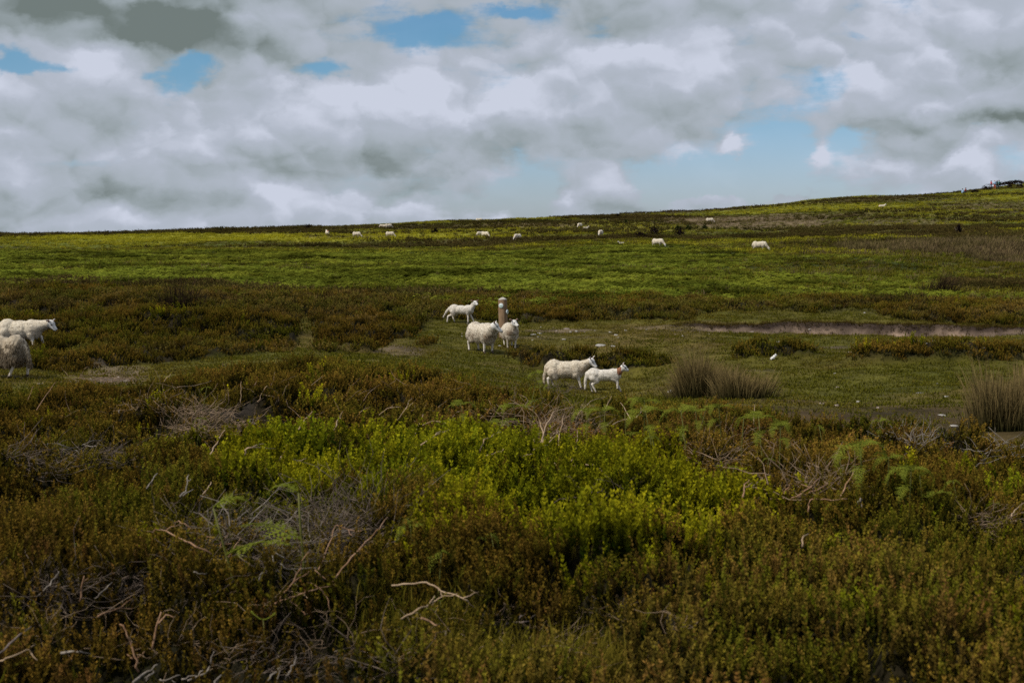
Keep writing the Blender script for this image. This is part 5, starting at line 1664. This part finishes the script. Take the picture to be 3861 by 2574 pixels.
stick(zf, [[(540, 330), (590, 260), (640, 180)], [(590, 260), (650, 210)]], .014, M_TAN, 'forked tan stalk leaning right in the middle of the heath crest', .4)
stick(zf, [[(415, 295), (470, 250), (560, 240)], [(470, 250), (510, 230)]], .014, M_TAN, 'tan stalk bent level in the middle of the heath crest', .6)
stick(zf, [[(110, 390), (140, 320), (165, 275)]], .014, M_TAN, 'straight tan stalk at the left of the heath crest', .3)
stick(zf, [[(1450, 240), (1330, 215), (1240, 225)], [(1400, 230), (1470, 240)]], .015, M_TAN, 'level tan stalk lying below the walking sheep', .8)
stick(zf, [[(1100, 550), (1130, 460), (1250, 410)]], .013, M_TAN, 'bent tan stalk left of the dead bracken tangle', .4)
stick(zf, [[(1150, 570), (1220, 545), (1290, 520)]], .013, M_TAN, 'low tan stalk lying left below the dead bracken tangle', .8)
stick(zf, [[(1330, 590), (1400, 575), (1460, 560)]], .013, M_TAN, 'low level stalk just above the bilberry patch', .8)
stick(zf, [[(1770, 290), (1860, 200), (1970, 165)]], .013, M_TAN, 'arching tan stalk below the lamb with the rusty neck', .4)
stick(zf, [[(1960, 250), (2000, 165)]], .013, M_TAN, 'short straight stalk under the lamb with the rusty neck', .2)
stick(zf, [[(2130, 320), (2090, 250), (2060, 210)]], .013, M_TAN, 'tan stalk leaning left near the tall rush clump', .4)
stick(zf, [[(2170, 310), (2240, 230)], [(2200, 275), (2200, 240)]], .013, M_TAN, 'forked tan stalk leaning right near the tall rush clump', .4)
stick(zf, [[(2010, 360), (2060, 335), (2110, 320)]], .013, M_TAN, 'level tan stalk among the ferns right of the tangle', .8)
stick(zf, [[(1650, 695), (1700, 640), (1740, 590)], [(1650, 690), (1610, 620)]], .014, M_TAN, 'V shaped tan stalk at the right rim of the bilberry patch', .4)
stick(zf, [[(1960, 680), (1900, 635), (1820, 630), (1720, 640)]], .013, M_TAN, 'curved level stalk right of the bilberry patch', .8)
stick(ze, [[(590, 170), (592, 100), (595, 40)]], .012, M_TAN, 'single upright stalk right of the tall rush clump', .1)
stick(ze, [[(945, 740), (960, 660), (990, 655), (1100, 665), (1200, 655)]], .015, M_STALK, 'bent reddish stalk in front of the right dead bracken heap', .5)
stick(ze, [[(760, 660), (820, 580), (865, 510)]], .014, M_STALK, 'reddish stalk leaning right at left in the right dead bracken heap', .4)
stick(ze, [[(870, 640), (960, 580), (1025, 515)], [(960, 580), (900, 560)]], .014, M_STALK, 'forked reddish stalk in the middle of the right dead bracken heap', .5)
stick(ze, [[(700, 655), (800, 650), (900, 640), (1000, 600), (1110, 545)]], .014, M_STALK, 'long level reddish stalk in the right dead bracken heap', .8)
stick(ze, [[(1150, 650), (1190, 560), (1240, 490)]], .014, M_STALK, 'reddish stalk leaning right at the right end of the dead bracken heap', .4)
stick(ze, [[(520, 640), (530, 560), (560, 530)], [(530, 580), (580, 550)]], .014, M_STALK, 'hooked reddish stalk left of the right dead bracken heap', .3)
stick(ze, [[(570, 585), (650, 520), (690, 490)]], .013, M_TAN, 'slanted tan stalk left of the right dead bracken heap', .5)
stick(ze, [[(2270, 780), (2290, 730), (2352, 680)]], .014, M_TAN, 'tan stalk leaning out of the picture at the right edge', .3)
stick(ze, [[(900, 980), (905, 920), (950, 880)]], .012, M_TAN, 'curved tan stem on the dark heather right of the bilberry patch', .3)
stick(ze, [[(1270, 690), (1285, 655), (1298, 660), (1296, 710)]], .020, M_GREY, 'white peeled stub among the ferns on the right', .2)

# fine dead twigs that nobody could count
M_BRUSH = plain_mat('dead heather twigs', (.030, .021, .016), (.20, .15, .112), 14, .9)
M_BRUSHT = plain_mat('dead bracken litter', (.15, .10, .06), (.30, .21, .135), 14, .9)
def twig_heap(px, row, rx, ry, n, rad, mat, label, seed, Ls=(.15, .5), up=.25, dirx=0.0):
    r = np.random.default_rng(seed)
    G = Geo()
    x0, y0, z0 = hit(px, row, .05)
    n, rad, Ls = int(n * .75), rad * .50, (Ls[0] * .7, Ls[1] * .75)
    for k in range(n):
        q, a = math.sqrt(r.uniform(0, 1)), r.uniform(0, 6.283)
        x, y, z = hit(px + rx * q * math.cos(a), row + ry * q * math.sin(a), .06)
        if y > y0 * 1.6: continue
        th = r.normal(dirx, .75) + (math.pi if r.uniform() < .3 else 0)
        L = r.uniform(*Ls)
        d = np.array([math.cos(th), math.sin(th) * .8, abs(r.normal(0, up))])
        p = np.array([x, y, float(ground(x, y)) + r.uniform(.01, .11)])
        P = [p]
        for i in range(4):
            d = d + r.normal(0, .42, 3) * np.array([1, 1, .7])
            d /= np.linalg.norm(d)
            P.append(P[-1] + d * L / 4)
        P = np.array(P)
        P[:, 2] = np.maximum(P[:, 2], ground(P[:, 0], P[:, 1]) + .03)
        G.tube(P - (x0, y0, z0), rad * r.uniform(.5, 1.3) * np.array([1, .9, .8, .6, .35]), 3)
    o = link(bpy.data.objects.new('dead_twigs', G.mesh('dead_twigs', [mat])))
    o.location = (x0, y0, z0)
    tag(o, label, 'dead twigs', None, 'stuff')
twig_heap(250, 548, 86, 30, 800, .0042, M_BRUSH, 'big grey heap of bare heather twigs left of the bilberry patch', 1)
twig_heap(262, 545, 66, 22, 190, .0062, M_GREY, 'paler bent twigs lying over the big grey heap', 31, (.16, .5), .3)
twig_heap(345, 530, 55, 30, 480, .0042, M_BRUSH, 'bare twigs fanning up right beside the big grey heap', 2, (.25, .65), .4, .35)
twig_heap(205, 431, 40, 14, 330, .0060, M_BRUSHT, 'pale tangle of twigs in the left middle of the heath', 3)
twig_heap(180, 413, 50, 5, 150, .0070, M_BRUSHT, 'line of pale twigs on the crest above the tangle', 4, (.2, .5), .4)
twig_heap(40, 466, 46, 13, 260, .0050, M_BRUSH, 'dark twig patch at the left edge of the heath', 5)
twig_heap(105, 464, 32, 11, 230, .0050, M_BRUSH, 'dark twig patch under the wavy grey branch', 6)
twig_heap(92, 598, 70, 13, 230, .0036, M_BRUSH, 'grey twig patch on the left of the foreground', 7, (.1, .35))
twig_heap(18, 614, 40, 12, 110, .0036, M_BRUSH, 'grey twig patch at the left edge of the foreground', 8, (.1, .35))
twig_heap(560, 434, 36, 18, 300, .0068, M_BRUSHT, 'tan dead bracken tangle above the bilberry patch', 9, (.2, .6), .5)
twig_heap(520, 432, 50, 16, 130, .0068, M_BRUSHT, 'loose tan litter left of the dead bracken tangle', 10, (.2, .5), .3)
twig_heap(805, 492, 42, 11, 260, .0062, M_BRUSHT, 'tan dead bracken heap among the ferns on the right', 11, (.2, .5), .35)
twig_heap(735, 460, 55, 22, 170, .0062, M_BRUSHT, 'loose dead bracken litter among the ferns', 12, (.2, .5), .4)
twig_heap(985, 528, 28, 8, 150, .0050, M_BRUSHT, 'small heap of dead twigs near the right edge', 13, (.12, .35))
twig_heap(905, 447, 40, 6, 190, .0062, M_GREY, 'bleached upright twigs on the crest at right', 14, (.15, .4), .9, .6)
twig_heap(1000, 455, 30, 6, 60, .0062, M_GREY, 'few bleached twigs at the right edge of the crest', 15, (.2, .45), .5, .5)
twig_heap(560, 389, 24, 5, 130, .0068, M_BRUSH, 'bare twigs at the feet of the walking sheep', 16, (.15, .35), .7)
twig_heap(330, 672, 100, 9, 150, .0034, M_BRUSH, 'grey twigs along the bottom edge on the left', 17, (.1, .35), .4)
twig_heap(200, 640, 180, 34, 240, .0030, M_BRUSHT, 'stray dry stems through the lower left heather', 18, (.1, .3), .5)
twig_heap(540, 640, 150, 30, 220, .0028, M_BRUSHT, 'dry grass stems lying on the foreground grass', 19, (.08, .22), .3)
twig_heap(610, 505, 26, 12, 110, .0046, M_BRUSH, 'dark bare twigs in a gap of the bilberry patch', 20, (.15, .4), .5)
twig_heap(105, 379, 40, 4, 170, .0090, M_BRUSHT, 'bleached litter beside the left hollow', 21, (.12, .35), .1)
twig_heap(300, 410, 280, 26, 170, .0062, M_BRUSHT, 'single dry stems scattered over the heath crest', 22, (.15, .45), .6)

# ------------------------------------------------------------------ young bracken plants in the heath
M_STEM = plain_mat('young bracken stem', (.085, .088, .016), (.130, .125, .026), 14, .6)
M_FROND = foliage_mat('young bracken frond', (.140, .165, .020), (.300, .325, .042), None, None, .4, (.9, 1.1))
def fern_proto(kind, seed):
    """unit height plant -> list of (part name, mesh)"""
    r = np.random.default_rng(seed)
    S = Geo()
    bend = r.normal(0, .16, 2)
    st = np.array([(0, 0, -.08), (bend[0] * .3, bend[1] * .3, .35), (bend[0] * .8, bend[1] * .8, .7), (bend[0] * 1.2, bend[1], 1.0)])
    S.tube(st, [.013, .012, .010, .008], 6)
    parts = []
    def frond(base, dirv, L, curl, pair=11):
        G = Geo()
        h = np.array(dirv, float)
        h /= np.linalg.norm(h)
        s = np.cross(h, [0, 0, 1.0])
        s /= np.linalg.norm(s) + 1e-6
        rac, p, d = [np.array(base, float)], np.array(base, float), h.copy()
        for k in range(pair):
            d = d + np.array([0, 0, -curl / pair * (1 + 1.5 * k / pair)])
            d /= np.linalg.norm(d)
            p = p + d * L / pair
            rac.append(p)
        G.tube(rac, np.linspace(.009, .003, len(rac)), 4, np.full(len(rac), .2))
        for k in range(1, len(rac)):
            u = k / (len(rac) - 1)
            pl = L * .42 * (1.05 - u) ** .75 * (.55 + .45 * min(1, u * 4))
            dd = rac[k] - rac[k - 1]
            dd /= np.linalg.norm(dd)
            for sg in (-1, 1):
                pd = s * sg * .9 + dd * .42 + np.array([0, 0, r.uniform(-.45, .25)])
                pd /= np.linalg.norm(pd)
                q = np.cross(pd, np.cross(s, dd))
                q /= np.linalg.norm(q) + 1e-6
                nb = 5
                for m in range(nb):                       # small leaflets along the pinna
                    f = (m + .6) / nb
                    b = rac[k] + pd * pl * f
                    ll = pl * .34 * (1.1 - f)
                    for s2 in (-1, 1):
                        G.leaf(b, q * s2 * .85 + pd * .5, pd, ll, ll * .55, .3 + .5 * u * f, .5 + .5 * f)
        return G.mesh('frond', [M_FROND])
    if kind == 'crozier':
        G1 = Geo()
        for sg in (-1, 1):
            P = [st[-1]]
            for a in np.linspace(0, 4.2, 12):
                rr = .13 * (1 - a / 6.5)
                P.append(st[-1] + np.array([sg * (.06 + .15 * min(1, a / 1.2) + rr * math.sin(a) * .5), 0, .10 * min(1, a) + rr * (math.cos(a) - 1) * -.4 - .03 * max(0, a - 2)]))
            G1.tube(np.array(P), np.linspace(.013, .007, len(P)), 5, np.linspace(.3, 1, len(P)))
        parts.append(('frond', G1.mesh('frond', [M_FROND])))
    elif kind == 'full':
        for a, L, el in ((r.uniform(-.5, .5), .60, 1.0), (math.pi + r.uniform(-.6, .6), .56, .9), (r.uniform(.8, 2.2), .5, 1.5)):
            parts.append(('frond', frond(st[-1] * .96, (math.cos(a), math.sin(a), el), L, 2.0)))
        a = r.uniform(0, 6.28)
        parts.append(('frond', frond(st[2], (math.cos(a), math.sin(a), .8), .55, 1.6)))
    elif kind == 'side':
        parts.append(('frond', frond(st[1] * .4 + st[2] * .6, (1, r.normal(0, .3), .55), .70, .5)))
        parts.append(('frond', frond(st[-1], (.7, r.normal(0, .3), .6), .42, 1.2, 8)))
    else:
        for a, L in ((r.uniform(-.3, .3), .42), (math.pi + r.uniform(-.3, .3), .36)):
            parts.append(('frond', frond(st[-1], (math.cos(a), math.sin(a), .15), L, 1.8, 8)))
    return [('stem', S.mesh('stem', [M_STEM], True))] + parts
PROT = {k: [fern_proto(k, 60 + 7 * i + len(k)) for i in range(3)] for k in ('full', 'side', 'droop', 'crozier')}
def fern(px, row, hpx, kind, label, k):
    x, y, z = hit(px, row, .06)
    h = hpx / FPX * y * 1.2
    root = link(bpy.data.objects.new('young_bracken', None))
    root.location = (x, y, float(ground(x, y)) - .02)
    root.scale = (h, h, h)
    root.rotation_euler = (RNG.normal(0, .06), RNG.normal(0, .06), RNG.normal(0, .5) + (math.pi if k % 3 == 1 else 0))
    for nm, me in PROT[kind][k % 3]: link(bpy.data.objects.new(nm, me), root)
    tag(root, label, 'fern', 'young bracken on the heath')
FERNS = [  # picture point of the foot, height in picture px, look, label
    (*zc(1645, 590), 95, 'side', 'tallest fern with two pale sideways fronds in front of the twig heap'),
    (*zc(2085, 440), 92, 'side', 'fern with a broad frond standing in the right part of the twig heap'),
    (*zc(522, 330), 32, 'droop', 'small curled fern in dark heather left of the twig heap'),
    (*zc(1820, 900), 42, 'crozier', 'pale fern sprout forked into two curled tips at the bottom of the heath'),
    (*zb(815, 600), 58, 'droop', 'fern sprout standing at the crossing of the two tan stalks'),
    (*zb(300, 440), 24, 'crozier', 'little fern sprout with two curls right of the twig heap'),
    (*zb(860, 640), 24, 'crozier', 'bent fern sprout under the crossed tan stalks'),
    (*zb(692, 680), 26, 'droop', 'small fern sprout left of the short thick broken stalk'),
    (*zb(650, 310), 44, 'full', 'feathery fern at the lower edge of the bilberry patch'),
    (*zb(1225, 290), 34, 'droop', 'thin fern sprout in a dark gap of the bilberry patch'),
    (*zb(1080, 215), 26, 'droop', 'drooping fern in the lower bilberry patch'),
    (*zb(600, 120), 30, 'droop', 'pale fern in the bilberry patch near the twig heap'),
    (*zf(1020, 440), 34, 'full', 'leafy fern above the middle of the bilberry patch'),
    (*zf(1150, 510), 28, 'droop', 'slim fern left of the dead bracken tangle'),
    (*zf(900, 520), 34, 'droop', 'fern stem at the upper rim of the bilberry patch'),
    (*zf(1300, 560), 36, 'side', 'fern between the bilberry patch and the dead bracken tangle'),
    (*zf(1360, 500), 40, 'full', 'leafy fern left beside the dead bracken tangle'),
    (*zf(1425, 480), 40, 'droop', 'upright fern at the foot of the dead bracken tangle'),
    (*zf(1235, 480), 26, 'full', 'low fern further left of the dead bracken tangle'),
    (*zf(1430, 290), 30, 'droop', 'fern standing on the crest under the walking sheep'),
    (*zf(1520, 160), 24, 'full', 'bright fern in front of the hind feet of the walking sheep'),
    (*zf(1620, 260), 26, 'droop', 'thin fern on the crest under the lamb'),
    (*zf(1825, 540), 42, 'full', 'broad fern right of the dead bracken tangle'),
    (*zf(1960, 520), 40, 'full', 'broad fern in the middle of the fern patch'),
    (*zf(2100, 560), 42, 'side', 'fern with a flat spreading frond in the fern patch'),
    (*zf(2225, 500), 46, 'full', 'feathery bright fern at right in the fern patch'),
    (*zf(2290, 580), 46, 'full', 'dark green fern lowest in the fern patch'),
    (*zf(2340, 690), 40, 'droop', 'fern stem at the right end of the bilberry patch'),
    (*zf(1340, 640), 24, 'droop', 'fern sprout on the upper bilberry patch'),
    (*ze(160, 400), 50, 'full', 'large feathery fern below the tall rush clump'),
    (*ze(230, 300), 36, 'full', 'fern just under the lower rush clump'),
    (*ze(385, 300), 40, 'full', 'dark feathery fern right of the large feathery one'),
    (*ze(510, 400), 42, 'droop', 'fern with a tall bare stem above the right dead bracken heap'),
    (*ze(650, 440), 50, 'full', 'large bright fern above the right dead bracken heap'),
    (*ze(760, 480), 44, 'full', 'spreading fern at the right of the large bright one'),
    (*ze(660, 600), 34, 'droop', 'fern stems left of the right dead bracken heap'),
    (*ze(1170, 560), 30, 'full', 'fern behind the right dead bracken heap'),
    (*ze(1300, 700), 66, 'full', 'tall fern on a thick yellow stem right of the dead bracken heap'),
    (*ze(1440, 300), 26, 'full', 'fern on the heath crest left of the bleached twigs'),
    (*ze(1460, 680), 44, 'full', 'fern right of the tall thick stemmed one'),
    (*ze(1600, 770), 54, 'full', 'big spreading fern on the right of the heath'),
    (*ze(1700, 740), 40, 'side', 'bright drooping fern right beside the big spreading one'),
    (*ze(1955, 770), 40, 'droop', 'fern sprout left of the small twig heap near the right edge'),
    (*ze(2130, 830), 28, 'droop', 'pale drooping fern over the small twig heap near the right edge'),
    (*ze(420, 640), 36, 'droop', 'yellow stemmed fern below the large feathery one'),
    (*ze(1050, 320), 26, 'droop', 'lone thin fern on the heath between the fern patch and the bleached twigs'),
    (*zd(1380, 270), 26, 'droop', 'lone fern on the crest of the heath at left'),
    (*zd(1340, 560), 34, 'droop', 'fern standing in the pale tangle of twigs'),
]
for k, f in enumerate(FERNS): fern(*f, k)

# dark heather growing along the top of the skyline
